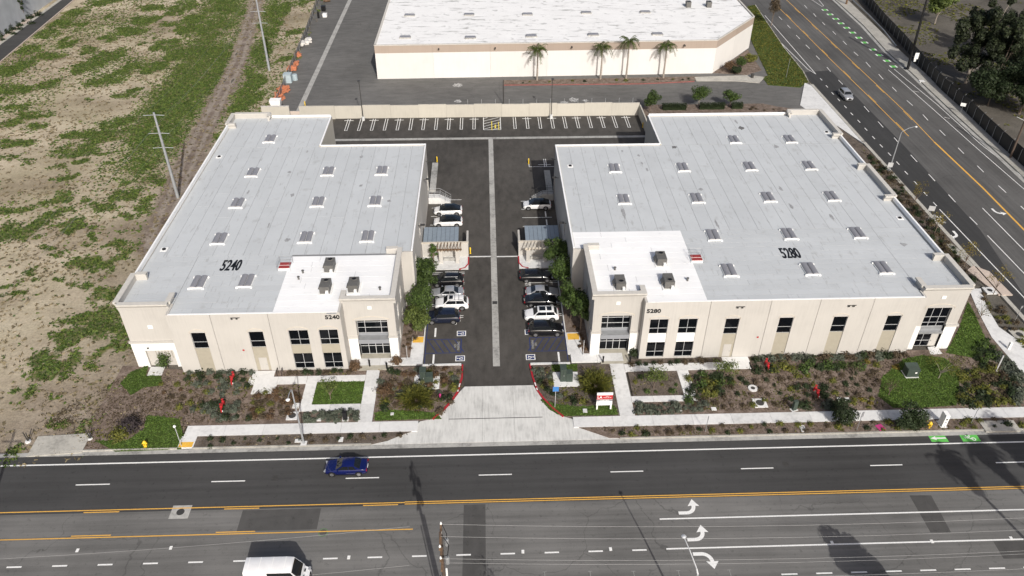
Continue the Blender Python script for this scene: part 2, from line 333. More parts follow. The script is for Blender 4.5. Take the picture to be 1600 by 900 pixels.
# ---- vacant field on the left: weed patches where the photograph has them
WEED = [(115,20,18,8),(155,5,18,7),(95,35,20,8),(70,52,22,7),(48,78,22,8),(20,108,22,13),(80,88,26,7),(25,138,42,8),(75,132,22,8),(105,70,14,5),(170,26,7,3),(240,12,26,5),(285,12,22,12),(300,30,16,10),(222,33,20,8),(205,48,28,7),(178,60,10,5),(265,38,10,5),(298,45,24,8),(325,50,26,9),(335,33,22,8),(260,70,22,10),(282,84,28,10),(300,105,32,12),(240,105,20,9),(210,102,12,5),(160,90,26,11),(140,78,12,6),(135,105,22,10),(165,125,32,12),(190,115,14,8),(190,150,10,5),(205,145,12,6),(180,190,30,10),(55,180,22,5),(20,190,14,8),(50,198,20,5),(30,220,22,6),(120,210,24,8),(160,213,32,9),(120,235,40,10),(330,90,40,20),(300,140,44,20),(265,168,34,20),(230,198,40,15),(250,222,40,16),(372,72,20,22),(350,105,28,20),(392,18,18,16),(388,48,14,16),(285,175,22,14),(330,125,26,16),(405,130,10,16),(395,155,14,12),(372,162,12,14),(425,45,12,20),(440,15,12,14),(415,85,10,18),
 (85,262,10,3),(75,283,6,3),(105,280,12,4),(105,235,22,7),(170,238,16,4),(128,253,14,3),(165,255,6,3),(205,282,8,5),(230,276,9,6),(246,282,9,6),(12,245,14,5),(190,305,8,8),(165,321,22,6),(235,311,13,7),(212,302,8,5),(100,308,14,6),(62,318,14,7),(25,325,24,6),(105,325,16,4),(140,312,6,3),(85,340,16,8),(82,354,26,4),(52,352,10,6),(15,365,22,18),(42,364,12,6),(192,334,12,4),(215,336,7,4),(230,334,8,5),(145,357,7,4),(148,369,8,4),(205,357,7,4),(165,383,7,4),(130,383,6,3),(78,390,11,3),(85,402,20,4),(198,392,16,10),(184,405,14,8),(240,365,9,8),(140,425,7,3),(38,425,7,3),(38,433,7,3),(48,435,6,2),(22,446,6,2),(50,444,6,2),(98,431,6,3),(110,443,14,6),(28,463,20,4),(165,462,26,11),(130,495,30,15),(165,508,32,18),(193,522,16,16),(186,485,14,14),(110,527,22,12),(65,592,20,7),(88,578,12,8),(70,580,22,10),(50,618,12,10),(85,622,12,4),(102,652,18,8),(145,655,16,6),(155,562,9,5),(136,578,16,5),(178,545,14,5),(70,560,16,10),(208,592,20,9)]
_we = []
for u, v, a, b in WEED:
    c = at(u, v); e = at(u+a, v); g = at(u, v-b); h = at(u, v+b); _we.append((c[0], c[1], abs(e[0]-c[0])+.25, abs(g[1]-h[1])/2+.25))
TRACK = [at(*p) for p in ((425,-60),(400,5),(372,95),(345,150),(312,215),(285,275),(262,330),(240,385))]
_tq = sorted(TRACK, key=lambda p: p[1]); TY = [p[1] for p in _tq]; TX = [p[0] for p in _tq]
def seg_dist(x, y, pl):
    d = np.full(x.shape, 1e9)
    for (x0,y0),(x1,y1) in zip(pl[:-1], pl[1:]):
        dx, dy = x1-x0, y1-y0; t = np.clip(((x-x0)*dx+(y-y0)*dy)/(dx*dx+dy*dy), 0, 1); d = np.minimum(d, np.hypot(x-x0-t*dx, y-y0-t*dy))
    return d
def weed_mask(x, y):
    wx = x+(VN1.fbm(x*.35, y*.35)-.5)*4.5; wy = y+(VN2.fbm(x*.35, y*.3)-.5)*5.5; m = np.zeros(x.shape)
    for cx, cy, a, b in _we: m = np.maximum(m, 1.25-np.sqrt(((wx-cx)/a)**2+((wy-cy)/b)**2))
    m = np.clip((m-.02)*1.5, 0, 1)*np.clip(.35+1.8*(VN3.fbm(x*.5+9, y*.45, 4)-.22), 0, 1); m = np.maximum(m, np.clip((VN3.fbm(x*.22, y*.18, 5)-.66)*9, 0, 1)*.9)
    td = seg_dist(x, y, TRACK); left = np.interp(y, TY, TX)-x; m = np.maximum(m, np.clip(1.1-np.abs(left-9)/9, 0, 1)*np.clip((y-118)/25, 0, 1)*np.clip(.55+1.5*(VN1.fbm(x*.25+5, y*.2, 4)-.3), 0, 1)); m = np.maximum(m, np.clip(1.2-np.abs(left+5)/4, 0, 1)*np.clip((y-150)/20, 0, 1)*np.clip(.2+1.8*(VN2.fbm(x*.3, y*.2+3, 4)-.3), 0, 1)); return m*np.clip((td-1.6)/1.2, 0, 1)
gx = np.arange(-172, -44.9, .6); gy = np.arange(58, 300, .75); X, Y = np.meshgrid(gx, gy, indexing='ij')
wm = weed_mask(X, Y); td = seg_dist(X, Y, TRACK)
Z = -.03+.22*(VN1.fbm(X*.12, Y*.12)-.5)*np.clip((-46.5-X)/5, 0, 1)*np.clip((Y-63)/4, 0, 1)+.03*wm-.05*np.exp(-((td-.9)/.35)**2)
V = np.stack([X, Y, Z], -1).reshape(-1, 3); ni, nj = X.shape
idx = np.arange(ni*nj).reshape(ni, nj); Fq = np.stack([idx[:-1,:-1], idx[1:,:-1], idx[1:,1:], idx[:-1,1:]], -1).reshape(-1, 4)
fm = np_mesh('field', V, Fq); fm.polygons.foreach_set('use_smooth', [True]*len(fm.polygons))
ca = fm.attributes.new('cover', 'FLOAT', 'POINT'); ca.data.foreach_set('value', wm.ravel().astype(np.float32))
tr = np.clip(1.4-np.abs(td)/2.6, 0, 1)+np.clip(1-(-46-X)/9, 0, 1)*.7*np.clip((150-Y)/10, 0, 1)+np.clip((72-Y)/14, 0, 1)*.5+np.clip(1-np.abs(X+56)/9, 0, 1)*.3
ta = fm.attributes.new('trod', 'FLOAT', 'POINT'); ta.data.foreach_set('value', np.clip(tr, 0, 1).ravel().astype(np.float32))
ra = fm.attributes.new('rut', 'FLOAT', 'POINT'); ra.data.foreach_set('value', np.exp(-((td-1.0)/.5)**2).ravel().astype(np.float32))
t = NT('field_soil'); a1 = t.n('ShaderNodeAttribute', attribute_name='cover'); a2 = t.n('ShaderNodeAttribute', attribute_name='trod'); a3 = t.n('ShaderNodeAttribute', attribute_name='rut')
soil = t.ramp(t.noise(.075, 8, t.scale(t.pos(), (.55,1,1)), .66), [(.3, (.215,.17,.125)), (.43, (.34,.285,.21)), (.56, (.47,.405,.3)), (.72, (.54,.48,.37))])
soil = t.mix(t.ramp(t.noise(.04, 6, rough=.65), [(.42, 0.0), (.64, .45)]), soil, (.24,.22,.12)); soil = t.mix(a2.outputs['Fac'], soil, t.ramp(t.noise(.35, 7, rough=.7), [(.35, (.13,.1,.08)), (.52, (.21,.17,.14)), (.68, (.33,.285,.24))]))
soil = t.mix(t.ramp(a3.outputs['Fac'], [(.25, 0.0), (.7, .6)]), soil, (.33,.29,.245)); soil = t.mix(1.0, soil, t.ramp(t.noise(2.5, 7, rough=.75), [(.3, .62), (.5, 1.0), (.7, 1.18)]), 'MULTIPLY')
gn = t.ramp(t.noise(.12, 5), [(.35, (.06,.085,.024)), (.65, (.12,.125,.032))])
soil = t.mix(t.ramp(t.math('ADD', a1.outputs['Fac'], t.math('MULTIPLY', t.math('SUBTRACT', t.noise(1.3, 5, rough=.7), .5), 1.1)), [(.3, 0.0), (.66, .85)]), soil, gn)
t.bump(t.noise(3, 7, rough=.7), .5, .2); M['field_soil'] = t.done(soil, .95, 0, .1)
field = ob('field', fm, M['field_soil'], kind='structure')
# weeds and dry tufts (uncountable)
def tufts(name, x, y, z, size, height, m, label, cat, blades=3, parent=None):
    n = len(x); r = np.random.default_rng(len(name)*7+n); P = []
    for b in range(blades):
        a = r.random(n)*2*PI; s = size*(.6+.8*r.random(n)); h = height*(.5+r.random(n)); la = r.random(n)*2*PI; le = s*.9*r.random(n)
        c = np.stack([x+(r.random(n)-.5)*size, y+(r.random(n)-.5)*size, z], -1)
        d = np.stack([np.cos(a)*s*.5, np.sin(a)*s*.5, np.zeros(n)], -1); tp = c+np.stack([np.cos(la)*le, np.sin(la)*le, h], -1)
        P.append(np.stack([c-d, c+d, tp+d*.5, tp-d*.6], 1))
    V = np.concatenate(P).reshape(-1, 3); return ob(name, np_mesh(name, V, np.arange(len(V)).reshape(-1, 4)), m, parent, label, cat, kind='stuff')
n = 560000; px = rng.random(n)*115-160; py = 60+rng.random(n)**1.0*195
ok = (px > -.49*py-34) & (px < -46.4) & ((px > -118.5) | (px < -132)); px, py = px[ok], py[ok]
wmk = weed_mask(px, py); k = rng.random(len(px)) < np.clip(np.clip(wmk*1.25-.1, 0, 1)*.6+.13*np.clip((VN2.fbm(px*.06, py*.06)-.4)*4, 0, 1)*np.clip((py-105)/40, .06, 1)*np.clip(seg_dist(px, py, TRACK)/2-.8, 0, 1), 0, 1)
def zf(x, y): return -.03+.22*(VN1.fbm(x*.12, y*.12)-.5)*np.clip((-46.5-x)/5, 0, 1)*np.clip((y-63)/4, 0, 1)
tufts('field_weeds', px[k], py[k], zf(px[k], py[k]), .34, .13, M['weed'], 'low green weeds growing in patches over the vacant field', 'weeds')
k2 = (rng.random(len(px)) < .045*(.3+2.2*VN2.fbm(px*.1, py*.1)**2)) & ~k
tufts('dry_grass', px[k2], py[k2], zf(px[k2], py[k2]), .4, .13, M['weed_dry'], 'pale dry grass tufts scattered over the bare soil of the field', 'grass')

# ---- front street
street = S('street', MB().sheet(R4(-300,300,53.35,61.35), 0), M['asphalt_new'])
street_old = S('street_lanes', MB().sheet(R4(-300,300,40.4,53.35), 0), M['asphalt_old'])
S('south_sidewalk', MB().box(-300,300,36.6,40.2,-.1,.13), M['concrete_old']); S('south_verge', MB().sheet(R4(-300,300,5,36.6), .02), M['mulch_dark'])
S('south_kerb', MB().box(-300,300,40.2,40.4,-.1,.15), M['concrete_gutter'])
def mk(name, mb, m, parent): return ob(name, mb, m, parent)
for x0, x1, y0, y1 in ((-26.5,-18.3,50.55,53.2),(-3.2,-.9,40.5,53.2)): mk('asphalt_patch', MB().sheet(R4(x0,x1,y0,y1), .004), M['asphalt_patch'], street_old)
mk('asphalt_patch', MB().sheet([at(1421,774),at(1455,774),at(1486,832),at(1454,832)], .004), M['asphalt_patch'], street_old)
mk('asphalt_patch', MB().sheet([at(1552,846),at(1620,845),at(1640,872),at(1568,873)], .004), M['asphalt_patch'], street_old)
W_, Y_ = M['paint_white'], M['paint_yellow']
mk('edge_line', MB().sheet(R4(-120,64,60.02,60.2), .008), W_, street)
for i in range(-8, 5):
    x = -1.62+14.63*i
    if x < 45: mk('lane_dash', MB().sheet(R4(x,x+3.66,57.08,57.22), .008), W_, street)
mk('lane_line', MB().sheet(R4(56.6,72,57.05,57.2), .008), W_, street)
for y in (53.42, 53.68): mk('centre_line', MB().sheet(R4(-9.5,90,y,y+.12), .008), Y_, street)
mk('centre_line', MB().sheet(R4(-120,-9.5,53.62,53.74), .008), Y_, street)
for i in range(9):
    mk('centre_dash', MB().sheet(R4(-13.9-14.63*i,-10.2-14.63*i,53.36,53.48), .008), Y_, street)
mk('turn_lane_line', MB().sheet(R4(-120,-8.4,50.2,50.32), .008), Y_, street_old)
for i in range(9): mk('turn_lane_dash', MB().sheet(R4(-28.6-14.63*i,-24.6-14.63*i,50.44,50.56), .008), Y_, street_old)
for y in (50.62, 47.0): mk('turn_pocket_line', MB().sheet(R4(17.3,90,y,y+.17), .008), W_, street_old)
for i in range(-16, 8):
    x = -17.1+4.42*i
    if x < 16.5: mk('lane_dash', MB().sheet(R4(x,x+1.45,46.95,47.12), .008), W_, street_old)
for i in range(14): x = 28.0+3.45*i; mk('lane_dash', MB().sheet(R4(x,x+1.6,43.78,43.93), .008), W_, street_old)
for u, v in ((121,860),(267,856),(545,871),(817,862),(954,858),(1300,848),(1456,846),(1580,841)):
    c = at(u, v); mk('road_stud', MB().box(c[0]-.14,c[0]+.14,c[1]-.2,c[1]+.2,.0,.03), W_, street_old)
def arrow(cx, cy, side, parent, rz=0, sc=1.0):
    P = []; w = .2                                        # stem in +x curving to +y (side=1) or -y
    cen = [(-1.15,0),(-.3,0)]+[(-.3+.9*math.sin(a), .9*(1-math.cos(a))) for a in np.linspace(.15, PI/2, 8)]
    L = []; Rr = []
    for i, p in enumerate(cen):
        q0 = cen[max(i-1,0)]; q1 = cen[min(i+1,len(cen)-1)]; d = math.atan2(q1[1]-q0[1], q1[0]-q0[0])
        L.append((p[0]-w*math.sin(d), p[1]+w*math.cos(d))); Rr.append((p[0]+w*math.sin(d), p[1]-w*math.cos(d)))
    e = cen[-1]; poly = Rr+[(e[0]+.62,e[1]-.05),(e[0],e[1]+.85),(e[0]-.62,e[1]-.05)]+L[::-1]
    c, s = math.cos(rz), math.sin(rz); poly = [(cx+sc*(x*c-y*side*s), cy+sc*(x*s+y*side*c)) for x, y in poly]
    mk('turn_arrow', MB().sheet(poly, .009), W_, parent)
arrow(20.6,51.4,1,street_old); arrow(20.8,48.1,1,street_old); arrow(21.0,46.4,-1,street_old)
for (a, b, c, d), ar in (((at(1449,679),at(1475,679),at(1483,690.5),at(1456,690.5)), True), ((at(1498,678.5),at(1525,678),at(1533,689.5),at(1505,690)), False)):
    mk('bike_lane_panel', MB().sheet([a,b,c,d], .006), M['paint_green'], street); cx, cy = sum(p[0] for p in (a,b,c,d))/4, sum(p[1] for p in (a,b,c,d))/4
    if ar: mk('bike_arrow', MB().sheet([(cx-.9,cy),(cx-.25,cy+.3),(cx-.25,cy+.1),(cx+.9,cy+.1),(cx+.9,cy-.1),(cx-.25,cy-.1),(cx-.25,cy-.3)], .012), W_, street)
    else:
        m_ = MB(); m_.disc((cx-.15,cy+.28),.26,.012,16,.17); m_.disc((cx+.35,cy-.22),.26,.012,16,.17)
        for p, q in (((-.15,.28),(-.1,-.1)),((-.1,-.1),(.35,-.22)),((-.1,-.1),(-.6,.05)),((-.55,-.12),(-.62,.2))): m_.strip((cx+p[0],cy+p[1]),(cx+q[0],cy+q[1]),.09,.0125)
        mk('bike_symbol', m_, W_, street)
for u, v, sc in ((282,800,1.0),):
    c = at(u, v); mh = ob('manhole', MB().box(c[0]-1.0,c[0]+1.0,c[1]-.85,c[1]+.85,-.02,.006), M['concrete_gutter'], street_old); ob('manhole_cover', MB().disc(c,.42,.0115,20), M['metal_dark'], mh); ob('centre_line', MB().sheet(R4(c[0]-1,c[0]+1,53.62,53.74),.0115), Y_, mh)
for u, v, p in ((430,747,street),(505,832,street_old),(1228,725,street)):
    c = at(u, v); ob('manhole_cover', MB().disc(c,.38,.006,20), M['metal_dark'] if p is street else M['asphalt_patch'], p)
c = at(505,832); mk('survey_ring', MB().disc(c,.5,.007,24,.43), M['survey_green'], street_old)
# utility survey marks along the bottom lane
for u, v in ((851,895),(922,894),(990,894),(1060,893),(1140,892)): 
    c = at(u, v); mk('survey_mark', MB().strip((c[0]-.2,c[1]+.1),(c[0]+.2,c[1]+.1),.05,.009).strip((c[0],c[1]+.1),(c[0],c[1]-.6),.05,.0092), M['paint_faint'], street_old)
# kerb and gutter of the north side; driveway gap
gut = S('gutter', MB().box(-300,64.5,61.35,61.95,-.1,.012), M['concrete_gutter'])
for x0, x1 in ((-300,-56.8),(-49.0,-36.1),(-34.4,-14.0),(14.8,64.5)): S('kerb', MB().box(x0,x1,61.95,62.12,-.1,.15), M['concrete_old'])

# ---- side street on the right
side = S('side_street', MB().sheet(R4(74.9,103,61.35,420), .0), M['asphalt_side'])
mk('asphalt_overlay', MB().sheet([(75.0,61.4),(77.0,61.4),(77.0,84),(80.6,106),(81.9,140),(82.0,177.5),(75.0,176.5)], .004), M['asphalt_dark'], side)
S('gutter', MB().box(74.3,74.9,72,169,-.1,.012), M['concrete_old']); S('kerb', MB().box(74.1,74.3,72,169,-.1,.15), M['concrete_old'])
def pline(name, pts, w, m, z=.009): 
    mb = MB()
    for a, b in zip(pts[:-1], pts[1:]): mb.strip(a, b, w, z)
    mk(name, mb, m, side)
pline('centre_line', [at(1215,10), at(1300,95), at(1370,163), at(1420,213)], .16, Y_)
pline('centre_line', [at(1225,-4), at(1325,90), at(1420,180), at(1460,222)], .16, Y_); pline('centre_line', [at(1460,222), at(1535,293), at(1600,359), at(1720,478)], .34, Y_)
yl = [at(1215,10), at(1300,95), at(1370,163), at(1420,213)]; yr = [at(1225,-4), at(1325,90), at(1420,180), at(1460,222)]
def on(pl, y): q = sorted(pl, key=lambda p: p[1]); return float(np.interp(y, [p[1] for p in q], [p[0] for p in q]))
for i in range(8):
    y = 143.5+14.63*i; mk('centre_dash', MB().strip((on(yl,y)+.24,y),(on(yl,y+4.4)+.24,y+4.4),.14,.0092), Y_, side); y += 5.5; mk('centre_dash', MB().strip((on(yr,y)-.24,y),(on(yr,y+4.4)-.24,y+4.4),.14,.0092), Y_, side)
for u0, v0, u1, v1 in ((1217,26,1222,31),(1230,39,1235,44),(1244,55,1250,61),(1259,70,1265,76),(1275,87,1281,93),(1292,105,1298,112),(1310,125,1317,132),(1350,166,1358,175),(1372,190,1380,199),(1397,215,1404,223),(1423,242,1433,253),(1451,272,1461,283),(1482,304,1493,316),(1515,339,1527,351)):
    mk('lane_dash', MB().strip(at(u0,v0), at(u1,v1), .15, .009), W_, side)
for u0, v0, u1, v1 in ((1257,8,1261,13),(1271,21,1275,26),(1285,35,1289,39),(1301,49,1306,54),(1317,64,1323,70),(1334,81,1341,87),(1353,97,1360,105),(1373,116,1380,124),(1394,136,1401,143),(1417,157,1426,165),(1442,179,1450,188),(1468,203,1477,212),(1497,231,1506,240),(1527,259,1537,269),(1560,290,1572,301),(1595,322,1606,333)):
    mk('lane_dash', MB().strip(at(u0,v0), at(u1,v1), .15, .009), W_, side)
for u, v in ((1283,124),(1292,135),(1301,146),(1310.5,156),(1321,167),(1331,178),(1342,189.5),(1353,202),(1365,215),(1377,228),(1390,241),(1403,255),(1416,270),(1431,286),(1446,303),(1461,319)):
    c = at(u, v); mk('bike_dash', MB().strip((c[0],c[1]-.65),(c[0],c[1]+.65),.17,.009), W_, side)
pline('lane_line', [at(1468,327), at(1600,465), at(1700,570)], .17, W_); pline('lane_line', [at(1543,368), at(1600,427), at(1700,530)], .15, W_); pline('lane_line', [at(1535,325), at(1600,391), at(1700,490)], .15, W_)
pline('bike_line', [at(1195,24), at(1275,116)], .15, W_); pline('bike_line', [at(1193,40), at(1262,108), at(1275,116)], .15, W_)
pline('bike_line', [at(1388,109), at(1455,168), at(1520,226), at(1640,330)], .14, W_); pline('bike_line', [at(1397,108), at(1465,164), at(1532,225), at(1660,325)], .14, W_)
for u, v in ((1427,142),(1475,183)): pline('bike_hatch', [at(u,v), at(u+9,v+2)], .12, W_)
pline('bike_line', [at(1266,-2), at(1284,10)], .14, W_); pline('bike_line', [at(1276,-4), at(1287,9)], .14, W_); pline('bike_line', [at(1284,10), at(1287,9)], .14, W_)
for u, v in ((1289,15.5),(1297,22.5),(1306,29.5),(1314,36.5),(1323,43.5),(1332,51),(1342,59),(1351,66.5),(1364,77.5),(1374,86),(1386,95),(1396,104)):
    c = at(u, v); g = mk('green_bar', MB().sheet(R4(c[0]-.5,c[0]+.5,c[1]-.65,c[1]+.65), .008), M['paint_green'], side)
    for s in (-1, 1): ob('white_end', MB().sheet(R4(c[0]+s*.68-.17,c[0]+s*.68+.17,c[1]-.65,c[1]+.65), .0085), W_, g)
c = at(1555,331); arrow(c[0], c[1], 1, side, -PI/2, .95)
c = at(1495,367); arrow(c[0], c[1], -1, side, -PI/2, 1.05)
c = at(1466,342); m_ = MB(); m_.disc((c[0]-.1,c[1]+.9),.4,.009,16,.27); m_.disc((c[0]-.1,c[1]-.5),.4,.009,16,.27)
for p, q in (((-.1,.9),(.3,.2)),((.3,.2),(-.1,-.5)),((.3,.2),(.7,.6)),((.7,.3),(.7,.9)),((.2,-.9),(.7,-1.0)),((.2,-1.2),(.7,-1.3)),((.2,-.9),(.2,-1.2))): m_.strip((c[0]+p[0],c[1]+p[1]),(c[0]+q[0],c[1]+q[1]),.12,.0095)
mk('bike_symbol', m_, W_, side)
EK = [at(1295,-12), at(1305,0), at(1350,41), at(1385,80), at(1422,112), at(1490,177), at(1560,241), at(1620,297), at(1760,420)]
ES = [at(1313,-12), at(1324,0), at(1372,46), at(1402,76), at(1435,106), at(1500,165), at(1570,228), at(1640,292), at(1790,420)]
S('east_sidewalk', MB().prism(EK+ES[::-1], -.1, .14), M['concrete_old']); pl = [(p[0]-.18,p[1]) for p in EK]; S('gutter', MB().prism([(p[0]-.75,p[1]) for p in pl]+pl[::-1], -.1, .012), M['concrete_gutter'])
S('east_lot', MB().sheet([(p[0]+.1,p[1]) for p in ES]+[(260,60),(320,420),(ES[0][0],420)], .03), M['dirt_grey'])

# ---- yard and access road of the far building, path at the top left
yard = S('yard', MB().sheet([(-46,154),(72.5,154),(74,168),(74,420),(-60,420),(-50.5,260)], -.004), M['asphalt_yard'])
mk('yard_gutter', MB().sheet(R4(-40.6,-39.5,157,300), .004), M['concrete_gutter'], yard)
for u, v, a, b in ((715,133,9,3.2),(716,158,6,2),(895,156,9,2.4),(882,160,7,1.6),(915,157,6,1.6)):
    c = at(u, v); pts = [(c[0]+a*.13*math.cos(q)*(.6+.7*random.random()), c[1]+b*.42*math.sin(q)*(.5+.9*random.random())) for q in np.linspace(0, 2*PI, 17)[:-1]]; mk('white_spill', MB().sheet(pts, .006), M['paint_spill'], yard)
S('lane', MB().sheet([at(-60,135),at(0,97),at(115,0),at(165,-45),at(145,-45),at(97,0),at(0,71),at(-60,103)], .03), M['asphalt_new'])
S('lane_kerb', MB().prism([at(-60,103),at(0,71),at(97,0),at(145,-45),at(138,-45),at(92,0),at(0,67),at(-60,98)], -.1, .16), M['concrete_old']); S('lane_kerb', MB().prism([at(-60,136.5),at(0,98.5),at(115,1.3),at(165,-44),at(165,-45),at(115,0),at(0,97),at(-60,135)], -.1, .16), M['tan_stone'])
S('planting_bed', MB().sheet([at(-60,98),at(0,67),at(60,25),at(55,12),at(0,52),at(-60,92)], .05), M['tan_stone'])

# ---- parking lot
lot = S('parking_lot', MB().sheet([(-31.6,153.0),(32.2,153.0),(32.2,119),(10.2,119),(10.2,75.6),(5.0,75.4),(5.2,71.3),(-3.4,71.3),(-3.7,75.4),(-8.9,75.6),(-8.9,97),(-10.4,97),(-10.4,120),(-31.6,120)], .003), M['asphalt_lot'])
for i in range(12): y0 = 75+5.66*i; ob('gutter_slab', MB().box(.2,1.1,y0,y0+5.63,-.05,.012), M['concrete_gutter'], lot)
ob('gutter_grate', MB().box(.3,1.0,88.2,88.9,.0,.018), M['metal_dark'], lot)
for i in range(11): x0 = -31+5.7*i; ob('gutter_slab', MB().box(x0,x0+5.67,142.2,143.1,-.05,.013), M['concrete_gutter'] if not -1 < x0 < .5 else M['concrete_gutter'], lot)
ob('cross_gutter', MB().box(-3.1,.18,100.3,100.58,-.05,.013), M['concrete'], lot); ob('cross_gutter', MB().box(1.12,4.5,100.2,100.48,-.05,.013), M['concrete'], lot)
def dbl(x, y0, y1, along='y'):
    mb = MB()
    for s in (-1, 1):
        if along == 'y': mb.sheet(R4(x+s*.24-.06,x+s*.24+.06,y0,y1), .008)
        else: mb.sheet(R4(y0,y1,x+s*.2-.05,x+s*.2+.05), .008)
    if along == 'y': mb.sheet(R4(x-.18,x+.18,y0,y0+.12), .008)
    return ob('stall_line', mb, W_, lot)
for i in range(24):
    x = -28.4+2.6*i+(-.3 if i < 12 else .3)
    if -2.2 < x < 4.4: continue
    if x > 30: break
    dbl(x, 146.9, 152.6)
    if i % 2 == 0: ob('wheel_stop_line', MB().sheet(R4(x-.95,x+.95,151.75,151.95), .0125), W_, lot)
m_ = MB(); x0, x1, y0, y1 = -.75, 2.75, 146.6, 152.6
for a, b in (((x0,y0),(x1,y0)),((x1,y0),(x1,y1)),((x0,y1),(x0,y0))): m_.strip(a, b, .14, .008)
for k in range(7):
    a = (x0, y0-2+1.3*k+1); b = (x1, a[1]+2.0)
    if a[1] < y0: a = (x0+(y0-a[1])*1.75, y0)
    if b[1] > y1: b = (x1-(b[1]-y1)*1.75, y1)
    if b[0] > a[0]: m_.strip(a, b, .13, .0085)
hz_o = ob('hatched_zone', m_, W_, lot)
ob('yellow_bar', MB().strip(at(768.6,203.2),at(768.2,189.5),.16,.0095).strip(at(779.6,203),at(778.8,190.5),.16,.0096).strip(at(774,200.5),at(774,195),.3,.0097), M['paint_lemon'], hz_o)
for k in range(8):
    y = 96.1-2.65*k
    if y < 84: break
    for xa, s in ((-8.7,1),(10.0,-1)): dbl(y, min(xa,xa+s*4.9), max(xa,xa+s*4.9), 'x')
def isa(cx, cy, rz):
    b = ob('accessible_symbol', MB().sheet(R4(cx-.62,cx+.62,cy-.55,cy+.55), .008), W_, lot); ob('symbol_field', MB().sheet(R4(cx-.5,cx+.5,cy-.43,cy+.43), .010), M['paint_blue'], b)
    m = MB().disc((cx+.12*rz,cy-.08),.24,.012,16,.16); m.strip((cx-.28*rz,cy+.02),(cx+.1*rz,cy+.02),.09,.0122).disc((cx-.36*rz,cy+.02),.09,.0122,10).strip((cx+.1*rz,cy+.02),(cx+.32*rz,cy+.25),.09,.0124); ob('symbol_figure', m, W_, b)
for u, v, s in ((721,521,1),(719,560,1),(827,519,-1),(829,558,-1)): isa(*at(u, v), s)
for sgn, xe, xw, y0, y1 in ((1,-4.0,-8.7,77.8,80.6),(-1,5.2,10.0,77.8,80.6)):
    m_ = MB(); 
    for y in (y0, y1): m_.strip((xw,y),(xe,y),.12,.008)
    for k in range(5): a = xw+sgn*.2+sgn*.9*k; m_.strip((a,y1-.1),(a+sgn*1.3,y0+.1),.12,.0085)
    m_.strip((xe,y0-.06),(xe,y1+.06),.14,.0088); m_.strip((xw,75.8),(xw,84),.1,.0086); ob('access_aisle', m_, M['paint_blue'], lot)
    for y in (76.6, 82.1): ob('stall_bar', MB().sheet(R4(xw+sgn*1.15-.12,xw+sgn*1.15+.12,y-.95,y+.95), .009), W_, lot)
    text_at('no_parking_letters', 'NO\nPARKING', .42, M['paint_faint'], Matrix.Translation((xe-sgn*.55,79.2,.0095)) @ Matrix.Rotation(sgn*PI/2, 4, 'Z'), lot, .012)
for x, s, ys in ((-4.6,1,(85.0,92.6)),(5.6,-1,(88.0,93.2))):
    for y in ys: text_at('charging_letters', 'CHARGING\nONLY', .5, W_, Matrix.Translation((x,y,.0095)) @ Matrix.Rotation(s*PI/2, 4, 'Z'), lot, .012)
for k in range(4): y = 110.0+2.75*k; ob('stall_line', MB().sheet(R4(-9.7,-4.7,y-.06,y+.06), .008), W_, lot); ob('stall_line', MB().sheet(R4(5.6,10.6,y-.9,y-.78), .008), W_, lot)
for y in (111.3, 114.1): ob('wheel_stop_line', MB().sheet(R4(-8.75,-8.55,y-.9,y+.9), .0095), W_, lot)
for y in (110.3, 113.0): ob('wheel_stop_line', MB().sheet(R4(9.5,9.7,y-.9,y+.9), .0095), W_, lot)
m_ = MB(); a = (7.6,131.2); 
for p, q in (((7.7,130.2),(7.7,133.4)),((10.6,130.0),(10.6,133.3)),((7.7,130.2),(13,130.2)),((9.4,131.0),(11.8,131.0)),((10.95,130.2),(10.95,133.3))): m_.strip(p, q, .12, .008+.0002*len(m_.f))
ob('loading_bay_lines', m_, W_, lot)

# ---- concrete walks, driveway, beds
apron = S('driveway', MB().prism([(-3.4,71.3),(5.2,71.3),(5.6,70.2),(6.2,68.7),(7.1,67.2),(8.2,65.9),(9.4,65.4),(11.5,63.9),(13.2,62.7),(14.8,62.0),(-14.0,62.0),(-12.2,62.5),(-9.8,63.8),(-8.6,65.5),(-6.9,65.9),(-5.7,67.3),(-4.8,68.8),(-4.0,70.4)], -.06, .03), M['concrete_apron'])
for y in (65.75,): ob('drain_slot', MB().box(-5.2,6.0,y-.05,y+.05,.02,.036), M['metal_dark'], apron)
for x in (-1.2,2.6): ob('joint', MB().box(x-.02,x+.02,62.1,71.2,.02,.034), M['concrete_gutter'], apron)
def slabs(parent_name, rects, m, L=3.0, h=.14):
    base = None
    for x0, x1, y0, y1 in rects:
        ln = max(x1-x0, y1-y0); n = max(1, round(ln/L))
        for i in range(n):
            if x1-x0 >= y1-y0: q = (x0+(x1-x0)*i/n+.012, x0+(x1-x0)*(i+1)/n-.012, y0, y1)
            else: q = (x0, x1, y0+(y1-y0)*i/n+.012, y0+(y1-y0)*(i+1)/n-.012)
            if base is None: base = S(parent_name, MB().box(*q, -.08, h), m)
            else: ob('slab', MB().box(*q, -.08, h), m, base)
    return base
slabs('sidewalk', [(-35.9,-8.8,63.85,65.5),(-36.1,-34.3,62.1,63.85)], M['concrete'], 4.6); slabs('sidewalk', [(9.6,66.6,63.9,65.55)], M['concrete'], 4.6)
S('tactile_pad', MB().box(-36.0,-34.45,62.15,62.95,.1,.146), M['tactile'])
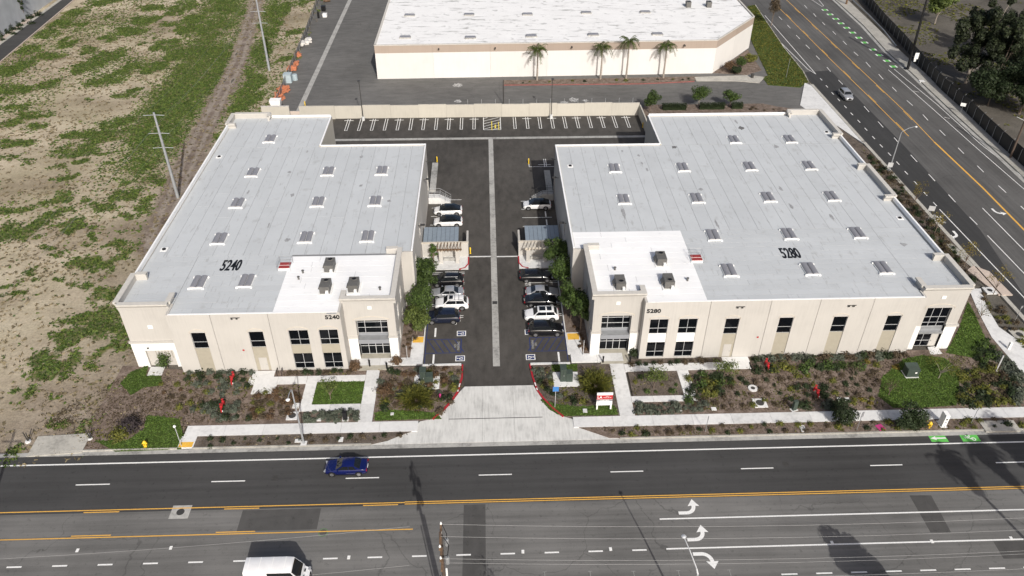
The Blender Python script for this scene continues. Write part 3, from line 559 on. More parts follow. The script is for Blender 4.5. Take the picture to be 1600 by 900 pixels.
slabs('entry_walk', [(-15.95,-14.3,65.52,74.6),(-17.2,-8.9,75.55,76.9),(-23.3,-15.97,67.5,68.6),(-23.3,-15.97,72.65,73.75),(-23.3,-21.95,68.62,72.63),(-30.6,-23.32,72.35,73.75),(-29.8,-26.9,70.7,72.33),(-30.4,-27.6,73.77,74.9)], M['concrete'], 3.2, .13)
S('entry_pad', MB().box(-17.2,-13.0,74.62,79.0,-.08,.12), M['concrete_entry'])
slabs('entry_walk', [(15.3,17.1,65.57,74.9),(10.4,17.2,75.4,77.0),(17.12,25.2,67.85,68.85),(23.75,25.2,68.87,73.4),(17.12,33.4,73.42,74.75),(30.1,33.6,74.77,75.75)], M['concrete'], 3.2, .13)
S('entry_pad', MB().box(14.2,17.95,74.92,79.0,-.08,.12), M['concrete_entry'])
slabs('ramp_walk', [(-10.6,-8.95,76.92,81.2)], M['concrete'], 4.4, .12); slabs('ramp_walk', [(10.25,12.0,77.02,81.4)], M['concrete'], 4.4, .12)
S('tactile_pad', MB().box(-10.5,-9.05,79.9,81.1,.1,.126), M['tactile']); S('tactile_pad', MB().box(10.35,11.9,79.9,81.2,.1,.126), M['tactile'])
for x in (-44.1, ): S('door_pad', MB().prism([at(236,574),at(258,574),at(253,587),at(230,588)], -.05, .1), M['concrete'])
S('door_pad', MB().prism([at(1449,543),at(1463,541.5),at(1472,553.5),at(1454,555)], -.05, .1), M['concrete']); S('driveway_pad', MB().prism([at(60,683),at(143,678),at(128,708),at(42,714)], -.08, .13), M['concrete_old'])
# beds
bed = lambda name, pts, m='mulch', z=.09: S(name, MB().prism(pts, -.08, z), M[m])
bed('planting_bed', [(-47.5,62.2),(-36.15,62.2),(-36.15,65.52),(-14.3,65.52),(-14.3,75.5),(-16.5,76.8),(-39,75.4),(-47.5,76.5)], 'mulch', .07); bed('planting_bed', [(-34.3,62.12),(-13.5,62.12),(-9.5,63.84),(-34.3,63.84)], 'mulch_dark', .1)
red_l = [(-3.75,75.35),(-3.75,73.0),(-4.25,70.3),(-5.0,68.7),(-5.9,67.3),(-7.1,65.75)]; red_r = [(4.95,75.15),(5.2,72.8),(5.65,70.3),(6.35,68.8),(7.3,67.2),(8.5,65.7)]
bed('planting_bed', [(-14.28,75.2),(-4,75.2)]+[(p[0]-.12,p[1]) for p in red_l[1:]]+[(-14.28,65.55)], 'mulch'); bed('planting_bed', [(15.28,75.0),(5.2,75.0)]+[(p[0]+.12,p[1]) for p in red_r[1:]]+[(15.28,65.6)], 'mulch_dark')
bed('planting_bed', [(17.12,74.77),(30.08,74.77),(30.08,75.8),(17.12,75.8)], 'mulch_dark'); bed('planting_bed', [(17.4,68.9),(23.7,68.9),(23.7,73.3),(17.4,73.3)], 'mulch_dark', .11)
bed('planting_bed', [(17.12,65.57),(67.8,65.57),(67.8,76.2),(70,90),(66,96),(61.2,96),(61.2,76.5),(33.62,76.0),(33.62,73.4),(25.22,73.4),(25.22,67.83),(17.12,67.83)], 'mulch', .085); bed('planting_bed', [(13.6,62.13),(64.5,62.13),(64.5,63.88),(10.2,63.88)], 'mulch', .1)
bed('planting_bed', [(-12.2,77.0),(-10.62,77.0),(-10.62,81.3),(-9.15,81.3),(-9.15,97),(-10.5,97),(-12.2,88)], 'mulch'); bed('planting_bed', [(12.02,77.1),(13.2,77.1),(13.2,88),(11.4,97),(10.25,97),(10.25,81.5),(12.02,81.5)], 'mulch')
bed('planting_bed', [(61.2,96.1),(72.6,92),(74.05,100),(74.05,112),(74.0,136),(72,146),(69,150),(61.2,150)], 'mulch_dark', .1); bed('planting_bed', [(32.4,132.6),(72.5,132.6),(70,151),(62,157),(60,158.2),(34,158.2)], 'mulch', .06)
def kerbline(pts, m, w=.18, name='kerb', h=.15):
    mb = MB()
    for a, b in zip(pts[:-1], pts[1:]): mb.strip(a, b, w, -.05, h)
    return S(name, mb, M[m])
kerbline(red_l, 'paint_red', .2, 'red_kerb'); kerbline(red_r, 'paint_red', .2, 'red_kerb'); kerbline([(-9.0,75.35),(-3.9,75.42)], 'concrete', .34); kerbline([(10.2,75.2),(5.05,75.22)], 'concrete', .34); kerbline([(-8.98,77),(-8.98,96.9)], 'concrete', .16); kerbline([(10.15,77),(10.15,96.9)], 'concrete', .16)
for s, pl in ((1, red_l), (-1, red_r)):
    a, b = pl[1], pl[2]; m_ = MB(); m_.strip((a[0]*.55+b[0]*.45,a[1]*.55+b[1]*.45),(a[0]*.3+b[0]*.7,a[1]*.3+b[1]*.7),.14,.1545); m_.strip((a[0]*.15+b[0]*.85,a[1]*.15+b[1]*.85),(b[0],b[1]),.14,.1548); S('fire_lane_letters', m_, W_)
# paths of the north-east corner
S('corner_walk', MB().prism([at(1513,452),at(1532,452),at(1541,480),at(1560,512),(71.5,76.5),(72.5,70),(72.0,66),(70,63.8),(64.6,62.2),(64.6,65.5),(66.6,65.5),(67.8,70),(67.8,75),at(1549,528),at(1530,492)], -.05, .14), M['concrete'])
S('north_walk', MB().prism([at(1257,130),(74.05,168),(74.05,138),(72,146),(69,152),at(1250,165)], -.05, .13), M['concrete']); S('verge_walk', MB().prism([at(1484,450-60),(74.05,92),(74.05,100),(73.2,104)], -.05, .12), M['concrete_old'])
S('corner_pad', MB().prism([at(1511,423),at(1520,416),at(1545,425),at(1582,462),at(1560,462)], -.05, .15), M['tan_stone'])
lawn_polys = [[(-21.9,68.65),(-15.98,68.65),(-15.98,72.6),(-21.9,72.6)], [at(p,q) for p, q in ((586,646),(600,641),(650,643),(682,646),(690,655),(586,658))], [at(p,q) for p, q in ((845,625),(870,632),(900,636),(960,634),(966,649),(878,651),(858,640))],
 [at(p,q) for p, q in ((862,570),(902,570),(902,581),(862,581))], [at(p,q) for p, q in ((188,600),(205,582),(232,572),(228,588),(252,588),(254,603),(225,606),(205,618))], [at(p,q) for p, q in ((230,650),(280,655),(287,680),(283,702),(180,706),(150,690),(200,688),(225,672))],
 [at(p,q) for p, q in ((1378,590),(1395,576),(1412,562),(1440,556),(1475,560),(1500,580),(1497,612),(1494,634),(1440,638),(1395,638),(1372,620))], [at(p,q) for p, q in ((1478,552),(1500,510),(1512,472),(1522,490),(1535,520),(1545,545),(1520,560))]]
def inpoly(x, y, poly):
    r = np.zeros(x.shape, bool); j = len(poly)-1
    for i in range(len(poly)):
        xi, yi = poly[i]; xj, yj = poly[j]
        c = ((yi > y) != (yj > y)) & (x < (xj-xi)*(y-yi)/((yj-yi) or 1e-9)+xi); r ^= c; j = i
    return r
LN = ['clipped square lawn framed by the entry walk of building 5240', 'grass strip along the sidewalk left of the driveway', 'grass strip along the sidewalk right of the driveway', 'small grass patch behind the transformer right of the driveway', 'grass patch by the corner door of building 5240', 'grass patch beside the yellow hydrant at the left end of the sidewalk', 'large lawn in front of the right corner of building 5280', 'grass slope along the curved path beside building 5280']
for p, ln in zip(lawn_polys, LN):
    S('lawn', MB().prism(p, -.06, .105 if ln[0] != 'c' else .1), M['lawn_soil'], label=None)
    xs = [q[0] for q in p]; ys = [q[1] for q in p]; A = (max(xs)-min(xs))*(max(ys)-min(ys)); n = int(A*70); x = min(xs)+rng.random(n)*(max(xs)-min(xs)); y = min(ys)+rng.random(n)*(max(ys)-min(ys)); k = inpoly(x, y, p)
    tufts('lawn_grass', x[k], y[k], np.full(k.sum(), .1), .16, .055, M['grass'], ln, 'grass', 2)
S('verge_lawn', MB().prism([at(1168,10),at(1180,8),at(1225,75),at(1255,112),at(1263,128),at(1250,137),at(1200,133),at(1192,122),at(1200,118),at(1172,60)], -.05, .1), M['lawn_soil'])
pv = [at(1168,10),at(1180,8),at(1225,75),at(1255,112),at(1263,128),at(1250,137),at(1200,133),at(1192,122),at(1200,118),at(1172,60)]; xs = [q[0] for q in pv]; ys = [q[1] for q in pv]; n = 9000; x = min(xs)+rng.random(n)*(max(xs)-min(xs)); y = min(ys)+rng.random(n)*(max(ys)-min(ys)); k = inpoly(x, y, pv)
tufts('lawn_grass', x[k], y[k], np.full(k.sum(), .1), .3, .1, M['leaf_olive'], 'mown grass verge between the far white building and the side street', 'grass', 2)
S('building_bed', MB().prism([at(786,126),at(1090,120),at(1085,127),at(1000,131),at(786,133)], -.05, .1), M['mulch']); S('red_kerb', MB().prism([at(786,133),at(1000,131),at(1085,127.3),at(1085,128.1),at(1000,131.8),at(786,133.8)], -.05, .13), M['red_faded'])
S('north_walk', MB().prism([at(1085,121),at(1170,118),at(1195,121),at(1186,130),at(1150,127),at(1088,127)], -.05, .12), M['concrete_old']); S('planting_bed', MB().prism([at(1112,114),at(1130,104),at(1168,78),at(1190,110),at(1168,117)], -.05, .08), M['mulch'])
S('hedge_bed', MB().prism([at(1003,180),at(1000,168),at(1060,168),at(1200,165),at(1245,171),at(1250,182)], -.05, .08), M['mulch'])

kerbline([at(1180,8),at(1225,75),at(1255,112),at(1263,128)], 'concrete_old', .2)
# ================================================================== BUILDINGS
def fY(y): return lambda a, d, z: (a, y+d, z)          # faces the street
def fYr(y): return lambda a, d, z: (a, y-d, z)         # faces north
def fE(x): return lambda a, d, z: (x-d, a, z)          # faces east
def fWst(x): return lambda a, d, z: (x+d, a, z)        # faces west
def window(root, fn, a0, a1, z0, z1, cols, rows, depth=.1, fw=.05, m='alu', name='window'):
    """cols/rows: fractions of the dividing lines"""
    A = [a0]+[a0+(a1-a0)*c for c in cols]+[a1]; Zs = [z0]+[z0+(z1-z0)*c for c in rows]+[z1]; mb = MB()
    def bar(b0, b1, c0, c1, dd=0):
        q = [fn(b0,depth+dd,c0),fn(b1,depth+dd,c0),fn(b1,depth+dd,c1),fn(b0,depth+dd,c1),fn(b0,depth+.08,c0),fn(b1,depth+.08,c0),fn(b1,depth+.08,c1),fn(b0,depth+.08,c1)]
        mb.add(q, [(0,1,2,3),(7,6,5,4),(0,4,5,1),(1,5,6,2),(2,6,7,3),(3,7,4,0)])
    for i, a in enumerate(A): bar(max(a-fw/2,a0), min(a+fw/2,a1), z0, z1)
    for z in Zs: bar(a0, a1, max(z-fw/2,z0), min(z+fw/2,z1), .003)
    w = ob(name, mb, M[m], root)
    for i in range(len(A)-1):
        for k in range(len(Zs)-1):
            b0,b1,c0,c1 = A[i]+.02,A[i+1]-.02,Zs[k]+.02,Zs[k+1]-.02
            ob('pane', MB().add([fn(b0,depth+.05,c0),fn(b1,depth+.05,c0),fn(b1,depth+.05,c1),fn(b0,depth+.05,c1)], [(0,1,2,3)]), M['glass'], w)
    return w
def arch(root, fn, a0, a1, z, rise=.35):
    mb = MB(); n = 10; P = []
    for i in range(n+1):
        t = i/n; P.append((a0+(a1-a0)*t, z+rise*(1-(2*t-1)**2)))
    for (p, q), (r, s) in zip(P[:-1], P[1:]):
        vs = [fn(p,-.05,q),fn(r,-.05,s),fn(r,-.05,s+.07),fn(p,-.05,q+.07),fn(p,.02,q),fn(r,.02,s),fn(r,.02,s+.07),fn(p,.02,q+.07)]; mb.add(vs, [(0,1,2,3),(3,2,6,7),(0,4,5,1)])
    for a in (a0, a1):
        vs = [fn(a-.035,-.05,z-.25),fn(a+.035,-.05,z-.25),fn(a+.035,-.05,z+.05),fn(a-.035,-.05,z+.05)]; mb.add(vs, [(0,1,2,3)])
    ob('arch_trim', mb, M['beige_trim'], root)
def cornice(root, fn, a0, a1, z0=9.0, z1=9.95, lip=.28, dz=0.0, t=.32, m='beige'):
    z1 += dz; ob('parapet', MB().extr([(t,z0),(t,z1-.004),(0,z1-.004),(-.02,z1-.35),(-.005,z0)], fn, a0, a1), M[m], root)
    ob('cornice', MB().extr([(t+.06,z1-.12),(t+.06,z1+.05),(-lip,z1+.05),(-lip,z1-.18),(-.03,z1-.5),(-.03,z1-.12)], fn, a0-(.0), a1), M['coping'], root)
def sheets_y(root, x0, x1, y0, y1, pitch, z, m, off=0, cuts=1):
    n = max(1, round((x1-x0)/pitch)); p = (x1-x0)/n
    for i in range(n):
        ys = [y0]+sorted(y0+(y1-y0)*random.uniform(.15,.85) for _ in range(cuts if (y1-y0) > 12 else 0))+[y1]
        for c, d in zip(ys[:-1], ys[1:]):
            if d-c > .3: ob('roof_sheet', MB().box(x0+p*i+.02,x0+p*(i+1)-.02,c+.015,d-.015,z-.03,z+random.uniform(0,.008)), M[m], root)
def sheets_x(root, x0, x1, y0, y1, pitch, z, m, cuts=2):
    n = max(1, round((y1-y0)/pitch)); p = (y1-y0)/n
    for i in range(n):
        xs = [x0]+sorted(x0+(x1-x0)*random.uniform(.1,.9) for _ in range(cuts if (x1-x0) > 12 else 0))+[x1]
        for c, d in zip(xs[:-1], xs[1:]):
            if d-c > .3: ob('roof_sheet', MB().box(c+.015,d-.015,y0+p*i+.018,y0+p*(i+1)-.018,z-.03,z+random.uniform(0,.008)), M[m], root)
ZR = 9.15
_sk = None
def skylight(root, x, y, z=ZR):
    global _sk
    if _sk is None:
        c = MB().box(-.86,.86,-1.25,1.25,0,.16)
        for s in (-1, 1): c.box(s*.9-.13,s*.9+.13,-1.42,-1.2,0,.2); c.box(s*.9-.1,s*.9+.1,1.1,1.3,0,.18)
        c.box(-.78,.78,-1.3,-1.252,.12,.24)
        d = MB(); n = 8
        for i in range(n):
            a, b = PI*i/n, PI*(i+1)/n; p = [(.4*math.cos(q),.17+.24*math.sin(q)) for q in (a, b)]
            d.add([(p[0][0],-1.23,p[0][1]),(p[0][0],1.23,p[0][1]),(p[1][0],1.23,p[1][1]),(p[1][0],-1.23,p[1][1])], [(0,1,2,3)])
        for yy in (-1.23, 1.23): d.add([(.4*math.cos(PI*i/n),yy,.17+.24*math.sin(PI*i/n)) for i in range(n+1)], [tuple(range(n+1))])
        _sk = (c.mesh('skylight'), d.mesh('dome', True)); _sk[0].materials.append(M['white_bright']); _sk[1].materials.append(M['skylight'])
    s = ob('skylight', _sk[0], M['white_bright'], root); w = wl(root); s.location = (x-w.x, y-w.y, z-w.z)
    for k in (-1, 1): d = ob('dome', _sk[1], M['skylight'], s, local=True); d.location = (k*.42, 0, 0)
def warehouse(name, label, g):
    root = thing(name, label, 'building', (g['cx'], 98, 0)); sg = g['sg']; yf, yt, yc = g['yf'], g['yt'], g['yc']
    def sx(a, b): return (min(a,b), max(a,b))
    # front panels
    E = g['joints']; narrow, dbl_ = g['narrow'], g['double']
    holes = []
    for x0, x1 in narrow: holes += [(x0,x1,0,3.92),(x0,x1,3.92,6.5)]
    for x0, x1 in dbl_: holes += [(x0,x1,.3,6.6)]
    for a, b in zip(E[:-1], E[1:]): ob('wall_panel', MB().holed(a+.025,b-.025,-.2,9.3,holes,.3,fY(yf)), M['beige'], root)
    for i, (x0, x1) in enumerate(narrow):
        window(root, fY(yf), x0, x1, 3.95, 6.5, [], [.38], .14); arch(root, fY(yf), x0-.1, x1+.1, 6.62)
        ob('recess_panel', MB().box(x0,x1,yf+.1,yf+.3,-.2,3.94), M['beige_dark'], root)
        if i == g['door']: dr = ob('door', MB().box(x0+.45,x0+1.45,yf+.07,yf+.12,.12,2.2), M['beige'], root); ob('handle', MB().box(x0+1.3,x0+1.36,yf+.03,yf+.07,1.0,1.15), M['metal_grey'], dr)
    for x0, x1 in dbl_:
        window(root, fY(yf), x0, x1, 4.2, 6.6, [.5], [.36], .14); window(root, fY(yf), x0, x1, .3, 2.8, [.5], [.36], .14); arch(root, fY(yf), x0-.1, x1+.1, 6.72, .4)
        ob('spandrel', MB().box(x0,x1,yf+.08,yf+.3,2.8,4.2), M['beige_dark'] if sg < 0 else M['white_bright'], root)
    # return faces of the projecting front
    e0, e1 = E[0], E[-1]
    ob('wall_panel', MB().box(e0+.013,e0+.3,yf+.302,yt+.3,-.2,9.3), M['beige'], root); ob('wall_panel', MB().box(e1-.3,e1-.013,yf+.302,yt+.3,-.2,9.3), M['beige'], root)
    # entry tower
    ta, tb = g['tower']; oa, ob_ = g['open']; f = fY(yt)
    ob('entry_wall', MB().holed(ta,tb,-.2,9.35,[(oa,ob_,-.3,6.35)],.9,f), M['beige'], root); arch(root, f, oa-.3, ob_+.3, 6.5, .45)
    for a, b in ((ta+.1 if sg < 0 else ta-.06, oa), (ob_, tb+.06 if sg < 0 else tb-.1)):
        ob('stone_pier', MB().box(a,b,yt-.08,yt+.85,-.2,3.55), M['stone_white'], root); ob('pier_band', MB().box(a-.06,b+.06,yt-.16,yt+.9,3.55,3.82), M['beige'], root)
    window(root, f, oa, ob_, 3.75, 6.35, [.24,.76], [.34,.68], .75, .065, name='entry_window'); window(root, f, oa, ob_, .12, 2.75, [.27,.5,.73], [.52], .85, .07, name='entry_door')
    ob('canopy', MB().box(oa+.01,ob_-.01,yt-.15,yt+.8,2.78,3.3), M['metal_grey'], root); ob('canopy_fascia', MB().box(oa+.005,ob_-.005,yt-.2,yt-.152,2.7,3.34), M['shade_grey'], root)
    ob('soffit', MB().box(oa+.01,ob_-.01,yt+.82,yt+.95,2.76,3.74), M['shade_grey'], root)
    ob('wall_light', MB().box((oa+ob_)/2-.25,(oa+ob_)/2+.25,yt-.06,yt-.002,8.15,8.6), M['white_bright'], root)
    cornice(root, f, ta-.3, tb+.3)
    xs = tb if sg < 0 else ta; fs = fE(xs) if sg < 0 else fWst(xs); xi = ta if sg < 0 else tb
    hs = [(y, y+1.2, z, z+2.2) for y in (79.4, 83.2) for z in (.5, 4.3)]
    ob('wall_panel', MB().holed(yt+.903,88,-.2,9.3,hs,.3,fs), M['beige'], root)
    for h in hs: window(root, fs, h[0], h[1], h[2], h[3], [.5], [.4], .12)
    cornice(root, fs, yt+.34, 88.2, dz=-.004); cornice(root, fWst(xi) if sg < 0 else fE(xi), yt+.34, yt+1.6, dz=-.004)
    a, b = sx(xs, xs+(-1.9 if sg < 0 else 1.9)); cornice(root, fYr(88.2), a+(0 if sg < 0 else .34), b-(.34 if sg < 0 else 0), dz=-.007)
    # drive-side wall steps out
    xd = g['xdrive']; fd = fE(xd) if sg < 0 else fWst(xd); a, b = sx(xs, xd)
    ob('wall_panel', MB().box(a+.0,b-.302 if sg < 0 else b,88.0,88.3,-.2,9.3) if sg < 0 else MB().box(a+.302,b,88.0,88.3,-.2,9.3), M['beige'], root)
    yb = g['yback']; J = [88.0, 96.2, 104.4, 112.6, yb]
    hs = [(90.5,91.7,.6,2.8),(90.5,91.7,4.4,6.6),(99.0,100.2,4.4,6.6),(106.4,107.4,.1,2.3),(117.2,120.0 if yb > 120 else 119.2,.9,4.2)]
    for c, d in zip(J[:-1], J[1:]): ob('wall_panel', MB().holed(c+.012,d-.012,-.2,9.3,hs,.3,fd), M['beige'], root)
    for h in hs[:3]: window(root, fd, *h, [.5], [.4], .12)
    for nm, h, m in (('door', hs[3], 'beige_dark'), ('roll_up_door', hs[4], 'metal_grey')):
        q = [fd(h[0],.18,h[2]),fd(h[1],.18,h[2]),fd(h[1],.18,h[3]),fd(h[0],.18,h[3])]; ob(nm, MB().add(q, [(0,1,2,3)]), M[m], root)
    for y in (97.5, 111.5, 118.0):
        m_ = MB(); p = fd(y,-.01,7.6); q = fd(y,-.7,7.75); m_.tube([p,q],.05,6); m_.box(q[0]-.32,q[0]+.32,q[1]-.22,q[1]+.22,7.68,7.8); ob('wall_lamp', m_, M['metal_dark'], root)
    # back and outer walls
    xo = g['xout']; xn = g['xnotch']; y2 = g['yrear']
    a, b = sx(xn, xd); ob('wall_panel', MB().box(a,b,yb-.3,yb-.002,-.2,9.3), M['beige'], root)
    a, b = sx(xn, xn+(-.3 if sg < 0 else .3)); ob('wall_panel', MB().box(a,b,yb+.002,y2-.302,-.2,9.3), M['wall_rear'], root)
    a, b = sx(xo, xn); ob('wall_panel', MB().box(a,b,y2-.3,y2,-.2,9.3), M['beige'], root)
    ya = g['yc']; n = 7
    for i in range(n):
        c, d = ya+.9+(y2-.302-ya-.9)*i/n, ya+.9+(y2-.302-ya-.9)*(i+1)/n; a, b = sx(xo, xo+(.3 if sg < 0 else -.3)); ob('wall_panel', MB().box(a,b,c+.012,d-.012,-.2,9.3), M['beige'], root)
    # parapet walls: low towards the drive, high along the outer side
    a, b = sx(xo, xo+(.26 if sg < 0 else -.26)); ob('parapet', MB().box(a,b,g['pc'][0],g['po'][0] if g['po'] else g['pr'],9.303,9.85), M['roof_white'], root)
    if g['po']: ob('parapet', MB().box(a,b,g['po'][1],g['pr'],9.303,9.85), M['roof_white'], root)
    pc = lambda x0,x1,y0,y1,z=9.42: ob('parapet', MB().box(x0,x1,y0,y1,9.303,z), M['roof_white'], root)
    a, b = sx(xd, xd+(-.22 if sg < 0 else .22)); pc(a,b,88.3,yb-.24); a, b = sx(xn, xd); pc(a,b,yb-.24,yb-.02)
    a, b = sx(xn, xn+(-.24 if sg < 0 else .24)); pc(a,b,yb,y2-.26); a, b = g['rp']; pc(a,b,y2-.26,y2,9.62); pc(e0+.3,e1-.3,yf,yf+.24,9.36)
    # raised corner parapets
    ca, cb = g['corner']; fc = fY(yc)
    cornice(root, fc, ca-.05, cb+.05, dz=.1); so_ = fWst(xo) if sg < 0 else fE(xo); si = fE(cb) if sg < 0 else fWst(ca)
    cornice(root, so_, yc+.34, g['pc'][0], dz=.096); cornice(root, si, yc+.34, yc+2.2, dz=.096)
    a, b = sx(xo, xo+(1.7 if sg < 0 else -1.7)); cornice(root, fYr(g['pc'][0]), a+.34, b, dz=.09) if sg < 0 else cornice(root, fYr(g['pc'][0]), a, b-.34, dz=.09)
    if g['po']:
        cornice(root, so_, g['po'][0], g['po'][1], dz=.1)
        for yy, ff in ((g['po'][0], fY), (g['po'][1], fYr)): cornice(root, ff(yy), b-1.6 if sg > 0 else a+.34, b-.34 if sg > 0 else a+1.6, dz=.094)
    cornice(root, so_, g['pr'], y2, dz=.1); a, b = g['rc']; cornice(root, fYr(y2), a, b, dz=.096); cornice(root, fY(g['pr']), *( (xo+.34,xo+1.5) if sg < 0 else (xo-1.5,xo-.34)), dz=.09)
    cornice(root, fE(b) if sg < 0 else fWst(a), y2-1.5, y2-.34, dz=.09)
    # roof deck, sheets
    ob('roof', MB().prism(g['deck'], 8.7, ZR-.012), M['seam'], root)
    for z in g['zy']: sheets_y(root, *z[:4], z[4], ZR, 'roof_sheet', cuts=1)
    for z in g['zx']: sheets_x(root, *z[:4], z[4], ZR, 'roof_sheet')
    for z in g['zw']: sheets_x(root, *z[:4], z[4], ZR+.06, 'roof_white', 1)
    for x, y in g['sky']: skylight(root, x, y)
    for x, y in g['drains']: d_ = ob('roof_drain', MB().cbox((x,y,ZR),(.9,.9,.05)), M['white_bright'], root); ob('drain_grate', MB().lathe((x,y,ZR+.05),[(.28,0),(.24,.12),(.05,.16)],10), M['black'], d_)
    for x, y in g['vents']: ob('roof_vent', MB().lathe((x,y,ZR+.05),[(.16,0),(.12,.05),(.12,.35),(.18,.36),(.18,.45)],8), M['unit_grey'], root)
    sc = Matrix.Diagonal((.37,1,1,1)); x, y = g['num']; nm_ = text_at('roof_number', g['no'], 3.5, M['black'], Matrix.Translation((x,y,ZR+.016)) @ sc, root, .05); bmx = bmesh.new(); bmx.from_mesh(nm_.data); src = bmx.verts[:]+bmx.edges[:]+bmx.faces[:]
    for q in (-.045, .045): dd = bmesh.ops.duplicate(bmx, geom=src); bmesh.ops.translate(bmx, verts=[e for e in dd['geom'] if isinstance(e, bmesh.types.BMVert)], vec=(q,0,.001+abs(q)*.02+q*.003))
    bmx.to_mesh(nm_.data); bmx.free()
    x, z = g['wnum']; text_at('address_number', g['no'], .82, M['black'], Matrix.Translation((x,yf-.03,z)) @ Matrix.Rotation(PI/2,4,'X') @ Matrix.Diagonal((1.1,1,1,1)), root, .02, .03)
    if sg < 0: ob('sign_light', MB().box(x-.6,x+.6,yf-.12,yf-.005,z+.62,z+.7), M['shade_grey'], root)
    for x, z in g['lights']: ob('security_light', MB().box(x-.55,x+.55,yf-.12,yf-.004,z,z+.05).box(x-.5,x-.3,yf-.2,yf-.121,z-.15,z+.05).box(x+.1,x+.3,yf-.2,yf-.121,z-.15,z+.05), M['metal_dark'], root)
    x, z = g['bell']; ob('alarm_bell', MB().add([(x+.14*math.cos(q),yf-.05,z+.14*math.sin(q)) for q in np.linspace(0,2*PI,13)[:-1]], [tuple(range(12))]), M['red'], root)
    # corner bay
    if sg < 0:
        ob('corner_wall', MB().holed(ca,cb,-.2,9.3,[(-43.9,-40.4,-.3,2.65)],.9,fc), M['beige'], root); ob('door_bay', MB().box(-43.9,-40.4,yc+.25,yc+.5,-.1,2.65), M['beige'], root)
        for i in range(6): ob('trellis_bar', MB().box(-42.8+.4*i,-42.76+.4*i,yc+.16,yc+.2,1.2,2.6), M['beige_dark'], root)
        ob('stone_base', MB().holed(ca-.06,cb-.1,-.2,3.95,[(-43.9,-40.4,-.3,2.65)],.07,fY(yc-.08)), M['stone_white'], root); ob('stone_base', MB().box(ca-.08,ca-.002,yc,yc+3,-.2,3.95), M['stone_white'], root)
        ob('pier_band', MB().box(ca-.16,cb-.06,yc-.2,yc-.01,3.95,4.25), M['beige'], root); ob('wall_light', MB().box(-42.55,-41.95,yc-.05,yc-.002,6.2,6.7), M['white_bright'], root); ob('wall_lamp', MB().box(-43.5,-43.3,yc-.2,yc-.082,3.05,3.2), M['black'], root)
    else:
        ob('corner_wall', MB().holed(ca,cb,-.2,9.4,[(56.0,59.2,-.3,6.75)],.9,fc), M['beige'], root); arch(root, fc, 55.7, 59.5, 6.9, .45)
        window(root, fc, 56.0, 59.2, 3.5, 6.75, [.33,.67], [.2,.48], .3, .06); window(root, fc, 56.0, 58.15, .15, 2.5, [.5], [.4], .3, .06)
        dr = ob('door', MB().box(58.17,59.18,yc+.3,yc+.38,.1,2.35), M['beige'], root); ob('handle', MB().box(58.3,58.36,yc+.24,yc+.3,1,1.15), M['metal_grey'], dr); ob('transom', MB().box(58.17,59.18,yc+.3,yc+.38,2.36,2.55), M['glass'], root)
        ob('canopy', MB().box(56.01,59.19,yc-.15,yc+.3,2.55,2.85), M['metal_grey'], root); ob('spandrel', MB().box(56.01,59.19,yc+.26,yc+.5,2.55,3.5), M['metal_grey'], root)
        ob('stone_pier', MB().box(59.2,cb+.06,yc-.08,yc+.85,-.2,3.75), M['stone_white'], root); ob('stone_pier', MB().box(ca-.02,56.0,yc-.08,yc+.85,-.2,3.75), M['stone_white'], root); ob('pier_band', MB().box(59.18,cb+.2,yc-.2,yc+.9,3.75,4.05), M['beige'], root)
        ob('wall_light', MB().box(57.25,57.8,yc-.05,yc-.002,8.2,8.65), M['white_bright'], root)
    return root
WL = warehouse('warehouse_building', 'beige warehouse with pale grey roof marked 5240, left of the parking lot', dict(sg=-1, cx=-28, no='5240', yf=75.0, yt=77.0, yc=76.4, joints=[-39.3,-34.0,-27.06,-18.3], narrow=[(-36.95,-35.15),(-29.9,-28.1)], double=[(-25.0,-22.6),(-21.25,-18.95)], door=1,
 tower=(-18.3,-12.0), open=(-17.0,-13.05), xdrive=-10.4, yback=121.0, xout=-45.7, xnotch=-28.1, yrear=133.0, corner=(-45.35,-39.3), pc=(83.0,), po=None, pr=128.5, rp=(-38.8,-28.3), rc=(-45.35,-39.0),
 deck=[(-45.4,76.8),(-39.2,76.8),(-39.2,75.3),(-18.4,75.3),(-18.4,77.5),(-12.3,77.5),(-12.3,88.1),(-10.7,88.3),(-10.7,120.7),(-28.4,120.7),(-28.4,132.7),(-45.4,132.7)],
 zy=[(-45.4,-10.65,88.0,120.72,2.1),(-45.4,-28.38,120.75,132.7,2.1)], zx=[(-39.05,-26.5,75.28,88,1.15),(-45.4,-39.08,77.4,88,1.15)], zw=[(-26.5,-18.45,75.28,77.6,1.2),(-26.5,-12.35,77.6,87.5,1.25)],
 sky=[(x,y) for y in (111.6,101.9,92.1) for x in (-37.3,-25.4,-16.9)]+[(-37.2,123.8),(-37.2,81.8),(-31.2,81.9)], drains=[(-44.2,117.5),(-44.2,89.8)], vents=[(-24.3,83.6),(-24.6,82.2),(-13.9,79.6)], num=(-34.1,85.6), wnum=(-19.3,8.55), lights=[(-31.0,8.75)], bell=(-31.0,3.6)))
